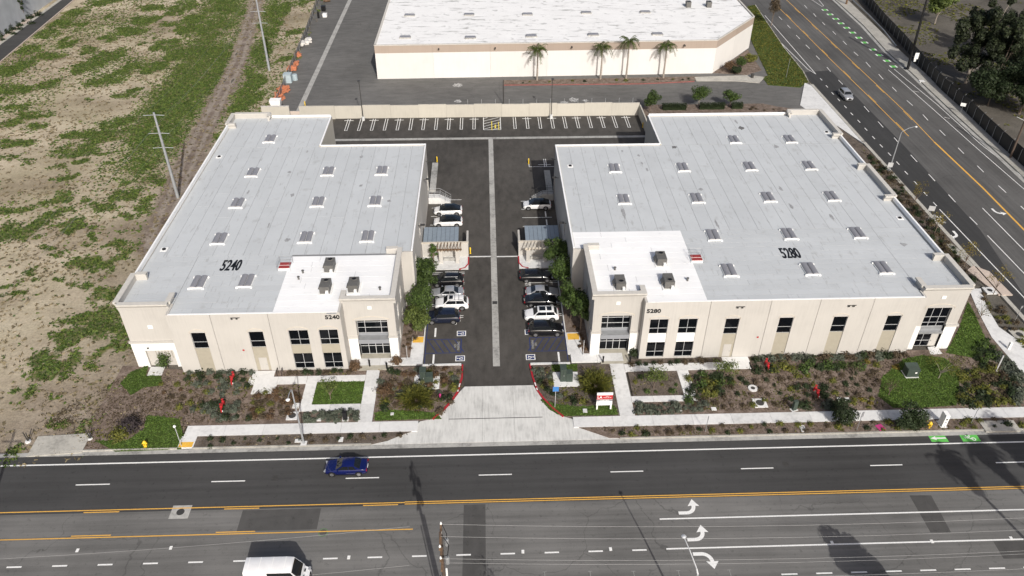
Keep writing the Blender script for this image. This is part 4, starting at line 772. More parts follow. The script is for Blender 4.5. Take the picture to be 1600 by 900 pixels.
WR = warehouse('warehouse_building', 'larger beige warehouse with pale grey roof marked 5280, between parking lot and side street', dict(sg=1, cx=36, no='5280', yf=75.8, yt=77.0, yc=76.9, joints=[19.2,27.4,35.0,41.2,48.0,54.6], narrow=[(29.7,31.45),(36.55,38.35),(43.5,45.3),(50.4,52.2)], double=[(20.1,22.4),(23.8,26.1)], door=0,
 tower=(13.0,19.2), open=(14.15,17.95), xdrive=11.4, yback=120.0, xout=60.9, xnotch=29.2, yrear=131.8, corner=(54.6,60.7), pc=(84.3,), po=(100.0,110.3), pr=121.5, rp=(29.4,54.6), rc=(54.8,60.6),
 deck=[(60.6,77.3),(54.5,77.3),(54.5,76.1),(19.3,76.1),(19.3,77.5),(13.3,77.5),(13.3,88.1),(11.7,88.3),(11.7,119.7),(29.5,119.7),(29.5,131.5),(60.6,131.5)],
 zy=[(11.65,60.62,92.5,119.72,2.05),(29.48,60.62,119.75,131.5,2.05)], zx=[(27.0,54.4,76.08,92.48,1.1),(54.42,60.6,77.9,92.48,1.1)], zw=[(19.3,27.0,76.08,77.6,1.2),(13.35,27.0,77.6,88.3,1.3),(11.65,27.0,88.3,92.48,1.3)],
 sky=[(x,y) for y in (111.4,101.4) for x in (20.3,31.35,42.2,51.9)]+[(x,y) for y in (91.0,82.4) for x in (31.3,42.0,51.75)]+[(42.3,121.3),(51.9,121.2)], drains=[(59.6,95.0),(59.4,124.0),(13.3,112.6)], vents=[(25.4,80.4),(16.4,83.1)], num=(40.7,86.3), wnum=(20.35,7.95), lights=[(31.2,8.4),(45.3,8.3)], bell=(34.3,3.4)))

M['stain'] = mat('stain', (.3,.305,.31), .25, 4); M['stain_dark'] = mat('stain_dark', (.14,.14,.14), .3, 4)
for rt, u, v, a, b, dk in [(WL,565,245,.3,.5,0),(WL,457,305,.35,.6,0),(WL,449,375,.4,.6,0),(WL,564,290,.3,.5,0),(WL,608,314,.3,.4,0),(WL,452,269,.35,.4,0),(WL,480,237,.2,.5,0),(WL,388,300,.2,.6,0),(WL,420,352,.15,.9,0),(WR,1158,200,.5,.8,1),(WR,1053,230,.5,.6,1),(WR,972,236,.2,.4,0),(WR,998,243,.25,.5,0),(WR,1003,255,.2,.5,0),(WR,1011,265,.25,.6,0),(WR,974,333,.3,1.8,0),(WR,1095,296,.4,.5,0),(WR,1213,229,.4,.7,0),(WR,1236,322,.3,.8,0),(WR,1412,382,.5,.5,0),(WR,1220,295,.3,.8,0),(WR,1150,190,.25,.9,0),(WR,1120,350,.2,1.4,0),(WR,1300,340,.3,.9,0)]:
    c = at(u, v, ZR); pts = [(c[0]+a*math.cos(q)*random.uniform(.55,1.2), c[1]+b*math.sin(q)*random.uniform(.55,1.2)) for q in np.linspace(0, 2*PI, 15)[:-1]]; ob('roof_stain', MB().sheet(pts, ZR+.0135), M['stain_dark' if dk else 'stain'], rt)
# rooftop air conditioners
def hvac(x, y, label, east):
    t = thing('air_conditioner', label, 'air conditioner', (x,y,ZR+.05), 'rooftop air conditioners'); t.scale = (.82,.82,.85)
    ob('curb', MB().box(-1.05,1.05,-1.75,1.35,0,.14), M['white_bright'], t, local=True); b = ob('cabinet', MB().box(-.75,.75,-1.35,1.05,.12,1.35), M['unit_grey'], t, local=True)
    ob('hood', MB().add([(-.75,-.6,1.1),(-.75,.6,1.1),(-1.15,.6,.45),(-1.15,-.6,.45),(-.75,-.6,.4),(-.75,.6,.4)], [(0,1,2,3),(3,2,5,4),(0,3,4),(1,5,2),(0,4,5,1)]), M['unit_grey'], t, local=True)
    f = ob('fan_guard', MB().lathe((.05,.5 if not east else -.7,1.35),[(.44,0),(.44,.09),(.36,.09),(.36,.02)],16), M['unit_grey'], t, local=True); ob('fan', MB().disc((.05,.5 if not east else -.7),.36,1.39,16), M['black'], f, local=True)
    ob('duct', MB().box(.2,.6,-1.75,-1.36,.2,.75), M['white_bright'], t, local=True); ob('panel_seam', MB().box(-.76,.76,-.16,-.13,.2,1.356), M['metal_dark'], t, local=True)
for x, y, l, e in ((-20.9,84.6,'rearmost of three grey air conditioners on the left warehouse roof',0),(-20.7,79.9,'front left grey air conditioner on the left warehouse roof',0),(-17.2,80.1,'front right grey air conditioner on the left warehouse roof',0),
    (22.7,84.8,'rearmost of three grey air conditioners on the right warehouse roof',0),(16.5,79.6,'front left grey air conditioner on the right warehouse roof',1),(22.7,79.7,'front right grey air conditioner on the right warehouse roof',1)): hvac(x, y, l, e)
for x, y, n in ((-26.9,85.0,'5240'),(27.6,85.2,'5280')):
    t = thing('roof_hatch', 'red roof hatch with guard rail on the '+('left' if x < 0 else 'right')+' warehouse roof', 'roof hatch', (x,y,ZR)); ob('curb', MB().box(-.75,.75,-.7,.7,0,.3), M['white_bright'], t, local=True)
    for s in (-.35, .4): ob('lid', MB().box(-.7,.7,s-.26,s+.28,.3,.38), M['hatch_red'], t, local=True)
    m_ = MB()
    for a in (-.85, .85):
        for b in (-.8, 1.0): m_.tube([(a,b,0),(a,b,1.15)],.025,5)
    for z in (.6, 1.12): m_.tube([(-.85,-.8,z),(-.85,1.0,z),(.85,1.0,z),(.85,-.8,z)],.022,5)
    ob('guard_rail', m_, M['metal_grey'], t, local=True)

# ---- far white building
fb = thing('far_building', 'long white building with a taupe top band and stained white roof, behind the lots', 'building', (20, 210, 0))
FP = [(-25.2,174.9),(53.4,176.4),(66.9,193.6),(66.9,219),(56,245),(20,262),(-25.2,262)]
for i in range(len(FP)):
    a, b = FP[i], FP[(i+1)%len(FP)]; L = math.hypot(b[0]-a[0], b[1]-a[1]); n = max(1, round(L/13)); nx, ny = (b[1]-a[1])/L, -(b[0]-a[0])/L
    for k in range(n):
        p = (a[0]+(b[0]-a[0])*k/n, a[1]+(b[1]-a[1])*k/n); q = (a[0]+(b[0]-a[0])*(k+1)/n, a[1]+(b[1]-a[1])*(k+1)/n); e = .012/(L/n)
        p2 = (p[0]+(q[0]-p[0])*e, p[1]+(q[1]-p[1])*e); q2 = (q[0]+(p[0]-q[0])*e, q[1]+(p[1]-q[1])*e); inn = lambda r, w: (r[0]-nx*w, r[1]-ny*w)
        ob('wall_panel', MB().prism([p2,q2,inn(q2,.3),inn(p2,.3)], -.1, 6.05), M['wall_white'], fb)
        ob('band_panel', MB().prism([inn(p2,-.04),inn(q2,-.04),inn(q2,.3),inn(p2,.3)], 6.05, 7.75), M['wall_taupe'], fb); ob('coping', MB().prism([inn(p,-.1),inn(q,-.1),inn(q,.3),inn(p,.3)], 7.755, 7.95), M['coping'], fb)
ob('roof', MB().prism([(-24.9,175.2),(53.2,176.7),(66.5,193.7),(66.5,218.8),(55.8,244.7),(20,261.6),(-24.9,261.6)], 7.0, 7.7), M['roof_far'], fb)
for u, v in ((633,58.5),(735,59),(830,56.5),(927,54.5),(1027,53.5),(640,24),(733,23),(824,22.5),(916,20),(1008,19)):
    c = at(u, v, 7.8); s = ob('skylight', MB().box(c[0]-1.3,c[0]+1.3,c[1]-.75,c[1]+.75,7.69,7.95), M['concrete_gutter'], fb); ob('dome', MB().box(c[0]-1.15,c[0]+1.15,c[1]-.6,c[1]+.6,7.95,8.1), M['skylight'], s)
for u, w in ((1075,9),(1107,9)):
    c = at(u, 10, 7.8); a = ob('roof_unit', MB().box(c[0]-.6,c[0]+.6,c[1]-.8,c[1]+.8,7.69,9.1), M['unit_grey'], fb); ob('unit_top', MB().disc(c,.45,9.11,12), M['black'], a)
for u, v in ((685,80.5),(774,79.5),(894,75),(1071,73)): c = at(u, v, 6.9); ob('wall_lamp', MB().box(c[0]-.15,c[0]+.15,176.0-1.5+.013*(c[0]+25)-.1,176.0-1.06+.019*(c[0]+25),6.8,7.05), M['metal_dark'], fb)
# ---- pale building at the top left
lb = thing('pale_building', 'pale grey building wall with planting at its foot, top left corner', 'building', (-140, 240, 0)); a, b = at(-90,124), at(66,12)
dx, dy = b[0]-a[0], b[1]-a[1]; L = math.hypot(dx, dy); ux, uy = dx/L, dy/L
for k in range(-2, 12):
    p = (a[0]+ux*12*k-ux*30, a[1]+uy*12*k-uy*30); q = (p[0]+ux*11.97, p[1]+uy*11.97); ob('wall_panel', MB().prism([p,q,(q[0]-uy*.4,q[1]+ux*.4),(p[0]-uy*.4,p[1]+ux*.4)], -.1, 13), M['pale_wall'], lb)
p = (a[0]-ux*54, a[1]-uy*54); q = (a[0]+ux*114, a[1]+uy*114); ob('roof', MB().prism([(p[0]-uy*.4,p[1]+ux*.4),(q[0]-uy*.4,q[1]+ux*.4),(q[0]-uy*50,q[1]+ux*50),(p[0]-uy*50,p[1]+ux*50)], 12, 12.6), M['roof_white'], lb)
# ================================================================== OBJECTS
def hgt(u, v, y):
    d = RW @ Vector((u-800, v-450, F)); t = y/d.y; return CAMH+d.z*t, d.x*t
# ---- masonry wall behind the rear stalls
rw = thing('boundary_wall', 'long beige masonry wall behind the rear parking stalls', 'wall', (0,153,0))
for i in range(11):
    x0 = -31.6+5.78*i; h = 2.75+(.12 if i % 2 else 0); ob('wall_panel', MB().box(x0+.012,x0+5.768,152.9,153.2,-.1,h), M['wall_rear'], rw)
rw2 = thing('boundary_wall', 'short beige wall segment behind the left rear corner of building 5240', 'wall', (-43,153,0)); ob('wall_panel', MB().box(-46.6,-40.9,152.9,153.2,-.1,2.8), M['wall_rear'], rw2); ob('cap', MB().box(-46.65,-40.85,152.85,153.25,2.8,2.88), M['coping'], rw2)
g_ = thing('yard_gate', 'low tan gate closing the gap in the beige rear wall', 'gate', (-40,153,0)); ob('gate_panel', MB().box(-40.8,-38.9,153.0,153.08,.1,1.7), M['tan_stone'], g_); ob('gate_frame', MB().tube([(-40.8,153.04,.1),(-40.8,153.04,1.75),(-38.9,153.04,1.75),(-38.9,153.04,.1)],.04,5), M['metal_grey'], g_)
ob('boundary_wall', MB().box(-38.85,-31.62,152.9,153.2,-.1,2.8), M['wall_rear'], label='plain beige wall piece between the yard gate and the rear stalls', cat='wall')
ob('boundary_wall', MB().box(31.95,32.2,133,152.8,-.1,2.4), M['wall_rear'], label='beige side wall at the right end of the rear stalls', cat='wall')
# parking lot light poles
for x, l in ((-25.7,'dark light pole on a concrete base at the left of the rear stalls'),(13.4,'dark light pole on a concrete base at the right of the rear stalls')):
    t = thing('light_pole', l, 'lamp post', (x,151.9,0), 'light poles of the parking lot'); ob('base', MB().lathe((0,0,0),[(.32,0),(.32,.8),(.28,.82)],12), M['concrete'], t, local=True); ob('pole', MB().tube([(0,0,.8),(0,0,8.6)],[.09,.06],8), M['metal_dark'], t, local=True); ob('lamp_head', MB().box(-.25,.25,-.75,.05,8.55,8.68), M['metal_dark'], t, local=True)
for u, v, s in ((683,253,-1),(826,256,1),(735,396,-1),(811,398,1),(1004,199,1),(477,166,-1)):
    x, y = at(u, v); ob('bollard', MB().lathe((x,y,0),[(.14,-.02),(.14,.02),(.1,.03),(.1,1.05),(.07,1.12)],10), M['yellow'], label={683:'yellow bollard by the dock ramp of building 5240',826:'yellow bollard by the loading bay of building 5280',735:'yellow bollard at the corner of the left trash enclosure',811:'yellow bollard at the corner of the right trash enclosure',1004:'yellow bollard at the right end of the rear stalls',477:'yellow bollard beside the yard gate'}[u], cat='bollard', group='yellow bollards', smooth=True)
# ---- trash enclosures with patio and trellis
def enclosure(sg, x0, x1, side):
    X = lambda a: a if sg > 0 else -a
    a, b = min(x0,x1), max(x0,x1); t = thing('trash_enclosure', 'beige trash enclosure with blue-grey metal roof and patio trellis, '+side+' of the drive', 'enclosure', ((a+b)/2, 100.5, 0))
    ob('patio_slab', MB().box(a,b,96.95,100.4,-.05,.14), M['concrete'], t); ob('front_wall', MB().box(a,b,100.4,100.75,-.05,2.55), M['beige'], t); ob('cap', MB().box(a-.05,b+.05,100.35,100.8,2.55,2.64), M['beige_trim'], t)
    inner = a if sg > 0 else b
    e = inner; ob('end_wall', MB().box(*sorted((e, e+(.3 if sg > 0 else -.3))),100.76,104.6,-.05,2.2), M['beige'], t)
    c0, c1 = (a+.45, b-1.0) if sg > 0 else (a+1.0, b-.45)
    c0, c1 = (5.6,10.9) if sg > 0 else (-10.2,-4.75); n = 8
    for i in range(n):
        p, q = c0+(c1-c0)*i/n+.02, c0+(c1-c0)*(i+1)/n-.02; ob('roof_panel', MB().add([(p,100.85,2.45),(q,100.85,2.45),(q,104.9,2.75),(p,104.9,2.75),(p,100.85,2.4),(q,100.85,2.4),(q,104.9,2.7),(p,104.9,2.7)], [(0,1,2,3),(7,6,5,4),(0,4,5,1),(2,6,7,3),(1,5,6,2),(0,3,7,4)]), M['canopy_blue'], t)
    cols = [(-7.4,-4.9),(5.9,8.6)][sg > 0]
    for c in cols: ob('column', MB().box(c-.28,c+.28,98.5,99.0,.14,2.3), M['beige'], t); ob('column_cap', MB().box(c-.33,c+.33,98.45,99.05,2.3,2.4), M['beige_trim'], t)
    ob('beam', MB().box(cols[0]-.6,cols[1]+.7,98.65,98.85,2.4,2.6), M['wood'] if sg < 0 else M['beige_trim'], t)
    for i in range(8): x = cols[0]-.45+(cols[1]-cols[0]+1.0)*i/7; ob('rafter', MB().box(x-.05,x+.05,98.1,100.38,2.605,2.8), M['wood'] if sg < 0 else M['beige_trim'], t)
    ob('bench', MB().box(cols[0]+.4,cols[1]-.4,99.2,99.65,.14,.58), M['concrete_gutter'], t)
    xk = b if sg < 0 else a
    ob('red_kerb', MB().strip((xk,100.2),(xk,98.4),.2,-.05,.16).strip((xk,98.4),(xk+sg*.5,97.3),.2,-.05,.1605).strip((xk+sg*.5,97.3),(xk+sg*1.4,96.95),.2,-.05,.161), M['paint_red'], t)
enclosure(-1, -10.35, -3.25, 'left'); enclosure(1, 4.5, 11.35, 'right')
# dock stairs
def stairs(x0, sg, y, label):
    t = thing('dock_stairs', label, 'stairs', (x0,y,0)); X = lambda a: x0+sg*a
    bx = lambda a, b, *r: MB().box(*sorted((X(a),X(b))), *r)
    cm = M['concrete'] if sg > 0 else M['concrete_gutter']; ob('landing', bx(0,2.0,y-.7,y+.7,-.05,1.2), cm, t)  # right stairs take darker concrete: the building's shade is put into the colour
    for i in range(6): ob('step', bx(2.0+.3*i,2.298+.3*i,y-.7,y+.7,-.05,1.02-.17*i), cm, t)
    m_ = MB()
    for s in (-.66, .66):
        for zz in (.55, 1.05): m_.tube([(X(.1),y+s,1.2+zz),(X(2.0),y+s,1.2+zz),(X(3.8),y+s,zz)],.025,5)
        for a, z in ((.1,1.2),(1.05,1.2),(2.0,1.2),(2.9,.6),(3.8,0)): m_.tube([(X(a),y+s,z),(X(a),y+s,z+1.05)],.025,5)
    ob('handrail', m_, M['metal_grey'] if sg > 0 else M['metal_dark'], t)  # right handrail also darker, shade painted in through its material
stairs(-10.3, 1, 117.6, 'concrete dock stairs with handrail beside building 5240'); stairs(11.3, -1, 118.3, 'concrete dock stairs with handrail in the shade of building 5280')
ob('dock_ramp', MB().box(-10.38,-9.3,121.1,131.5,-.05,.45), M['concrete_gutter'], label='narrow concrete dock ramp at the rear corner of building 5240', cat='ramp'); ob('dock_ramp', MB().box(10.3,11.38,120.1,128,-.05,.4), M['concrete_old'], label='narrow shaded concrete dock ramp at the rear corner of building 5280', cat='ramp')
# ---- electrical cabinets on pads
def cabinet(u, v, label, d=(1.5,.9,1.9), pad=(3.2,2.6), rz=0, small=False):
    x, y = at(u, v); t = thing('electrical_cabinet', label, 'cabinet', (x,y,0)); ob('pad', MB().box(-pad[0]/2,pad[0]/2,-pad[1]/2,pad[1]/2,-.05,.2), M['concrete'], t, local=True)
    if small:
        ob('cabinet_body', MB().box(-.75,.75,-.6,.6,.2,1.45), M['green_box'], t, local=True); ob('lid', MB().add([(-.8,-.68,1.2),(.8,-.68,1.2),(.8,.65,1.5),(-.8,.65,1.5),(-.8,-.68,1.28),(.8,-.68,1.28),(.8,.65,1.58),(-.8,.65,1.58)], [(4,5,6,7),(0,1,5,4),(1,2,6,5),(2,3,7,6),(3,0,4,7)]), M['green_box'], t, local=True); ob('warning_label', MB().box(.2,.45,-.615,-.602,.8,1.0), M['white_bright'], t, local=True)
    else:
        ob('cabinet_body', MB().box(-.75,-.05,-.5,.5,.2,2.2), M['green_box'], t, local=True); ob('cabinet_wing', MB().box(-.03,.8,-.55,.35,.2,1.5), M['green_box'], t, local=True); ob('door_seam', MB().box(-.41,-.39,-.506,-.501,.3,2.1), M['black'], t, local=True); ob('handle', MB().box(-.34,-.3,-.54,-.507,1.1,1.3), M['alu'], t, local=True); ob('lid', MB().box(-.8,0,-.55,.55,2.2,2.26), M['green_box'], t, local=True)
cabinet(667,598,'tall green electrical cabinet on a concrete pad left of the driveway'); cabinet(884,594,'tall green electrical cabinet on a concrete pad right of the driveway'); cabinet(1421,586,'low green transformer box on the lawn before building 5280', small=True, pad=(1.7,1.4))
# ---- red backflow preventers and hydrants
def backflow(u, v, label):
    x, y = at(u, v); t = thing('backflow_preventer', label, 'pipe assembly', (x,y,.05), 'red backflow preventers'); t.scale = (.75,.75,.8); lc = dict(local=True, smooth=True)
    for s in (-1, 1):
        ob('riser', MB().tube([(0,s*.9,0),(0,s*.9,.75),(0,s*.5,.9)],.13,8), M['red'], t, **lc); ob('valve', MB().lathe((0,s*.55,.72),[(.2,0),(.24,.1),(.24,.3),(.12,.36),(.06,.4),(.06,.75)],10), M['red'], t, **lc); ob('handwheel', MB().lathe((0,s*.55,1.42),[(.2,0),(.2,.05)],12), M['red'], t, **lc)
    ob('body', MB().tube([(0,-.5,.9),(0,.5,.9)],.18,10), M['red'], t, **lc); ob('tag', MB().box(.13,.26,-.96,-.84,.2,.42), M['white_bright'], t, local=True)
backflow(365,596,'red backflow preventer by the wall, left warehouse'); backflow(349,639,'red backflow preventer close to the sidewalk, left of the lamp post'); backflow(1197,575,'red backflow preventer by the wall, right warehouse'); backflow(1274,617,'red backflow preventer close to the sidewalk before building 5280')
for u, v, l in ((228,698,'yellow fire hydrant on the grass at the left end of the sidewalk'),(1451,668,'yellow fire hydrant in the planting strip near the green bike lane')):
    x, y = at(u, v); t = thing('fire_hydrant', l, 'hydrant', (x,y,.05)); ob('barrel', MB().lathe((0,0,0),[(.24,0),(.24,.06),(.16,.08),(.16,.62),(.22,.65),(.22,.72),(.17,.76),(.1,.88),(.04,.92)],12), M['yellow'], t, local=True, smooth=True)
    for d in ((.28,0),(-.28,0),(0,-.3)): ob('outlet', MB().tube([(0,0,.5),(d[0],d[1],.5)],.09,8), M['yellow'], t, local=True)
# ---- vault covers, pedestals, signs
for u, v, w, d, r, l in ((457,651,1.3,1.3,.45,'square concrete vault cover with a dark lid by the lamp post'),(1187,631,1.6,1.5,.5,'square concrete vault cover with a dark lid before building 5280'),(1176,608,1.1,1.1,.28,'round pale vault ring in the mulch before building 5280'),(1546,455,1.6,1.6,.35,'concrete vault cover beside the curved path'),(1592,524,2.0,2.0,.45,'large concrete vault cover at the right edge by the curved path'),(463,635,.8,.8,.0,'small pale vault lid above the square vault by the lamp post'),(466,690,.7,.5,0,'small pale utility lid in the kerb strip by the lamp post'),(533,688,.5,.7,0,'narrow pale utility lid in the kerb strip, left of the driveway'),(1254,671,.6,1.0,0,'narrow pale utility lid in the right kerb strip'),(1062,641,.5,.5,0,'small white utility lid by the sidewalk right of the walk'),(1115,640,.6,.5,0,'white utility lid by the sidewalk before building 5280'),(1311,625,.5,.5,0,'left of two white utility lids behind the sidewalk'),(1323,625,.6,.5,0,'right of two white utility lids behind the sidewalk'),(914,643,.5,.6,0,'pale utility lid on the grass left of the red and white sign'),(613,648,.4,.4,0,'pale utility lid in the grass strip left of the driveway'),(499,656,.5,.6,0,'pale utility lid between the shrubs by the sidewalk'),(1440,127.5,1.2,1.0,0,'pale square lid on the far sidewalk of the side street')):
    x, y = at(u, v); t = thing('vault_cover', l, 'utility cover', (x,y,.08))
    if 'round' in l: ob('ring', MB().lathe((0,0,0),[(.6,-.05),(.6,.12),(.3,.12)],20), M['concrete'], t, local=True)
    else: ob('slab', MB().box(-w/2,w/2,-d/2,d/2,-.1,.1), M['concrete'] if u != 1592 else M['concrete_old'], t, local=True)
    if r: ob('lid', MB().disc((0,0),r,.125,18), M['metal_dark'], t, local=True)
x, y = at(1562,668); ob('catch_basin', MB().box(x-2.1,x+2.1,y-.75,y+.95,-.1,.2).box(x-1.6,x+1.6,y-.78,y-.7505,-.02,.12), M['concrete_old'], label='concrete storm drain inlet at the kerb, right end of the front street', cat='drain'); 
ob('drain_lid', MB().disc((x+1.0,y+.3),.4,.206,16), M['metal_dark'], bpy.data.objects['catch_basin'])
def slab_sign(u, v, label, name, w, h, d, m, rz):
    x, y = at(u, v); t = thing(name, label, name.replace('_', ' '), (x,y,.05), rz=rz); ob('panel', MB().box(-w/2,w/2,-d/2,d/2,0,h), M[m], t, local=True); ob('base', MB().box(-w/2-.15,w/2+.15,-d/2-.12,d/2+.12,-.1,.1), M['concrete'], t, local=True); return t
t = slab_sign(1471,664,'white utility pedestal with small dark vents beside the yellow hydrant','pedestal',.5,1.9,.9,'white_bright',0); ob('vent', MB().box(-.12,.12,-.46,-.452,1.2,1.4).box(-.1,.1,-.46,-.452,.8,.9), M['metal_dark'], t, local=True)
t = slab_sign(540,656,'dark meter pedestal on a small slab beside the sidewalk, left of the entry walk','pedestal',.45,1.3,.45,'black',0); t = slab_sign(1240,641,'dark pedestal with a pale edge behind the sidewalk before building 5280','pedestal',.55,1.5,.35,'green_box',.3); t = slab_sign(1575,546,'pale slab post in the shrubs near the right edge','pedestal',.3,1.2,.3,'white_bright',0); t = slab_sign(1556,580,'pale grey metal post sign in the shrubs by the curved path','pedestal',.16,2.6,.1,'alu',0)
def post_sign(u, v, uh, vh, label, m, w=.6, h=.7, face='white_bright', rz=0.0):
    x, y = at(u, v); H = hgt(uh, vh, y)[0]; t = thing('sign_post', label, 'sign', (x,y,.0), rz=rz); ob('post', MB().tube([(0,0,0),(0,0,H)],.035,6), M[m], t, local=True); ob('panel', MB().box(-w/2,w/2,-.05,-.036,H-h,H), M[face], t, local=True); ob('panel_back', MB().box(-w/2,w/2,-.0355,-.03,H-h,H), M['metal_grey'], t, local=True); return t
post_sign(867,637,868,604,'blue sign on a thin post at the driveway, right side','alu',.7,.75,'blue_sign'); post_sign(1102,675,1107,650,'sign post seen edge on in the kerb strip before building 5280','metal_grey',.08,.7,'metal_grey',1.5); post_sign(1338,673,1347,644,'grey sign post in the kerb strip between the two dark trees','metal_grey',.45,.8,'metal_grey',.5); post_sign(1517,662,1528,637,'tall grey sign post right of the white pedestal','metal_grey',.4,.4,'metal_grey',.6)
post_sign(1449,345,1455,322,'grey square sign on a thin post in the east planting strip','metal_grey',1.0,.9,'alu',-.3); post_sign(1584,505,1592,478,'thin sign post by the curved path at the right edge','metal_grey',.4,.4,'metal_grey',.4); post_sign(1500,178,1506,161,'small white sign on the far sidewalk beside the screened fence','metal_grey',1.0,.7,'white_bright',-.5); post_sign(1387,271,1394,254,'grey diamond sign at the foot of the side street lamp','metal_grey',.9,.9,'alu',-.2); post_sign(1228,122,1230,92,'thin grey post on the grass verge','metal_grey',.1,.1,'metal_grey')
x, y = at(943,640); t = thing('real_estate_sign', 'white property sign with a red band and lettering on the grass, right of the driveway', 'sign', (x,y,.05)); ob('board', MB().box(-.95,.95,-.06,.06,.75,2.75), M['white_bright'], t, local=True)
for s in (-1, 1): ob('leg', MB().box(s*.83-.09,s*.83+.09,-.09,-.062,0,.74).box(s*.83-.09,s*.83+.09,-.062,.09,0,.74), M['white_bright'], t, local=True)
ob('red_band', MB().box(-.95,.95,-.068,-.061,1.72,2.4), M['red'], t, local=True); ob('grey_band', MB().box(-.95,.95,-.068,-.061,1.4,1.69), M['shade_grey'], t, local=True); RX = Matrix.Rotation(PI/2, 4, 'X')
text_at('logo_letters', 'LA', .5, M['white_bright'], Matrix.Translation((-.6,-.075,2.06)) @ RX, t, .012, .002, local=True); text_at('name_letters', 'LEE &\nASSOCIATES', .17, M['white_bright'], Matrix.Translation((.3,-.075,2.1)) @ RX, t, 0.0, .002, local=True); text_at('notice_letters', 'AVAILABLE', .2, M['white_bright'], Matrix.Translation((0,-.075,1.6)) @ RX, t, 0.0, .002, local=True)
ob('phone_bar', MB().box(-.6,-.35,-.076,-.069,1.43,1.5).box(-.28,0,-.076,-.069,1.43,1.5).box(.08,.6,-.076,-.069,1.43,1.5), M['white_bright'], t, local=True)
x, y = at(1375,669); ob('survey_flag_board', MB().cbox((x,y,.1),(.85,.9,.06),.3).cbox((x,y,.0),(.1,.1,.1),.3), M['pink'], label='bright pink flat marker board in the right kerb strip', cat='marker'); x, y = at(688,622); ob('valve_marker', MB().lathe((x,y,.05),[(.14,0),(.12,.5),(.16,.55),(.1,.65)],8), M['pink'], label='small white and pink utility marker in the driveway bed', cat='marker')
for u, v, l in ((578,573,'left'),(605,577,'right')): x, y = at(u, v); ob('path_bollard', MB().lathe((x,y,.1),[(.11,0),(.11,.85),(.13,.86),(.13,1.0),(.05,1.05)],8), M['black'], label='black path light bollard on the '+l+' of the left warehouse entry', cat='bollard', group='black path bollards')
for u, v, l in ((942,567,'left'),(984,567,'right')): x, y = at(u, v); ob('path_bollard', MB().lathe((x,y,.1),[(.11,0),(.11,.85),(.13,.86),(.13,1.0),(.05,1.05)],8), M['black'], label='black path light bollard on the '+l+' of the right warehouse entry', cat='bollard', group='black path bollards')
x, y = at(438,586); t = thing('bike_rack', 'black bike rack at the walk before building 5240', 'bike rack', (x,y,.13)); 
for s in (-.3, .3): ob('hoop', MB().tube([(s,-.35,0),(s,-.35,.8),(s,.35,.8),(s,.35,0)],.04,6), M['black'], t, local=True)
x, y = at(637,565); 
for u, v, l in ((637,565,'thin pale post in the sunlit bed, left warehouse entry'),(911,556,'thin pale post in the shaded bed, right warehouse entry')): x, y = at(u, v); ob('tree_stake', MB().tube([(x,y,0),(x,y,2.6),(x,y-.02,2.65)],.04,6), M['alu'], label=l, cat='post')
for u, v, l in ((44,690,'left'),(141,686,'right')):
    x, y = at(u, v); t = thing('gate_post', 'dark leaning post on a pale footing at the '+l+' of the concrete pad', 'post', (x,y,0)); ob('footing', MB().lathe((0,0,0),[(.35,-.05),(.3,.12),(.1,.15)],10), M['concrete'], t, local=True); ob('post', MB().tube([(0,0,.1),(-.05,0,1.5)],.07,6).tube([(.12,0,.1),(.2,.05,1.4)],.05,6), M['metal_dark'], t, local=True)
# ---- street lamps
def street_lamp(u, v, ut, vt, ul, vl, label, m='galv'):
    x, y = at(u, v); H = hgt(ut, vt, y)[0]; t = thing('street_lamp', label, 'street lamp', (x,y,0)); lx, ly = at(ul, vl, H); ob('base', MB().box(-.35,.35,-.35,.35,-.05,.16), M['concrete'], t, local=True)
    ax, ay = lx-x, ly-y; ob('pole', MB().tube([(0,0,.1),(0,0,H-.3),(ax*.1,ay*.1,H-.05)],[.12,.075,.06],8), M[m], t, local=True); ob('arm', MB().tube([(ax*.1,ay*.1,H-.05),(ax*.5,ay*.5,H+.25),(ax,ay,H+.2)],[.055,.045,.04],6), M[m], t, local=True)
    ob('lamp_head', MB().lathe((ax,ay,H+.08),[(.05,-.08),(.2,-.04),(.24,.06),(.1,.16)],10), M['white_bright'], t, local=True, smooth=True); return t
street_lamp(475,694,457,607,450,626,'grey street lamp in the kerb strip left of the driveway'); street_lamp(1389,267,1411,205,1431,199,'grey street lamp on the side street beside building 5280')
t = thing('street_lamp', 'pale cobra head street lamp at the bottom edge beside the turn arrows', 'street lamp', (17.6,39.2,0)); ob('pole', MB().tube([(0,0,0),(0,0,7.6),(-.1,.3,8.0)],[.13,.08,.07],8), M['alu'], t, local=True); ob('arm', MB().tube([(-.1,.3,8.0),(-.5,1.6,8.7),(-.8,2.7,9.0)],[.06,.05,.045],6), M['alu'], t, local=True); ob('lamp_head', MB().lathe((-.8,2.85,8.95),[(.06,-.06),(.2,-.03),(.23,.05),(.1,.13)],10), M['alu'], t, local=True)
x, y = at(284,698); t = thing('area_lamp', 'slim white area lamp on the grass by the left end of the sidewalk', 'lamp post', (x,y,0)); ob('pole', MB().tube([(0,0,0),(0,0,3.2)],.04,6), M['alu'], t, local=True); ob('lamp_head', MB().lathe((0,0,3.2),[(.05,0),(.18,.1),(.1,.25)],8), M['white_bright'], t, local=True)
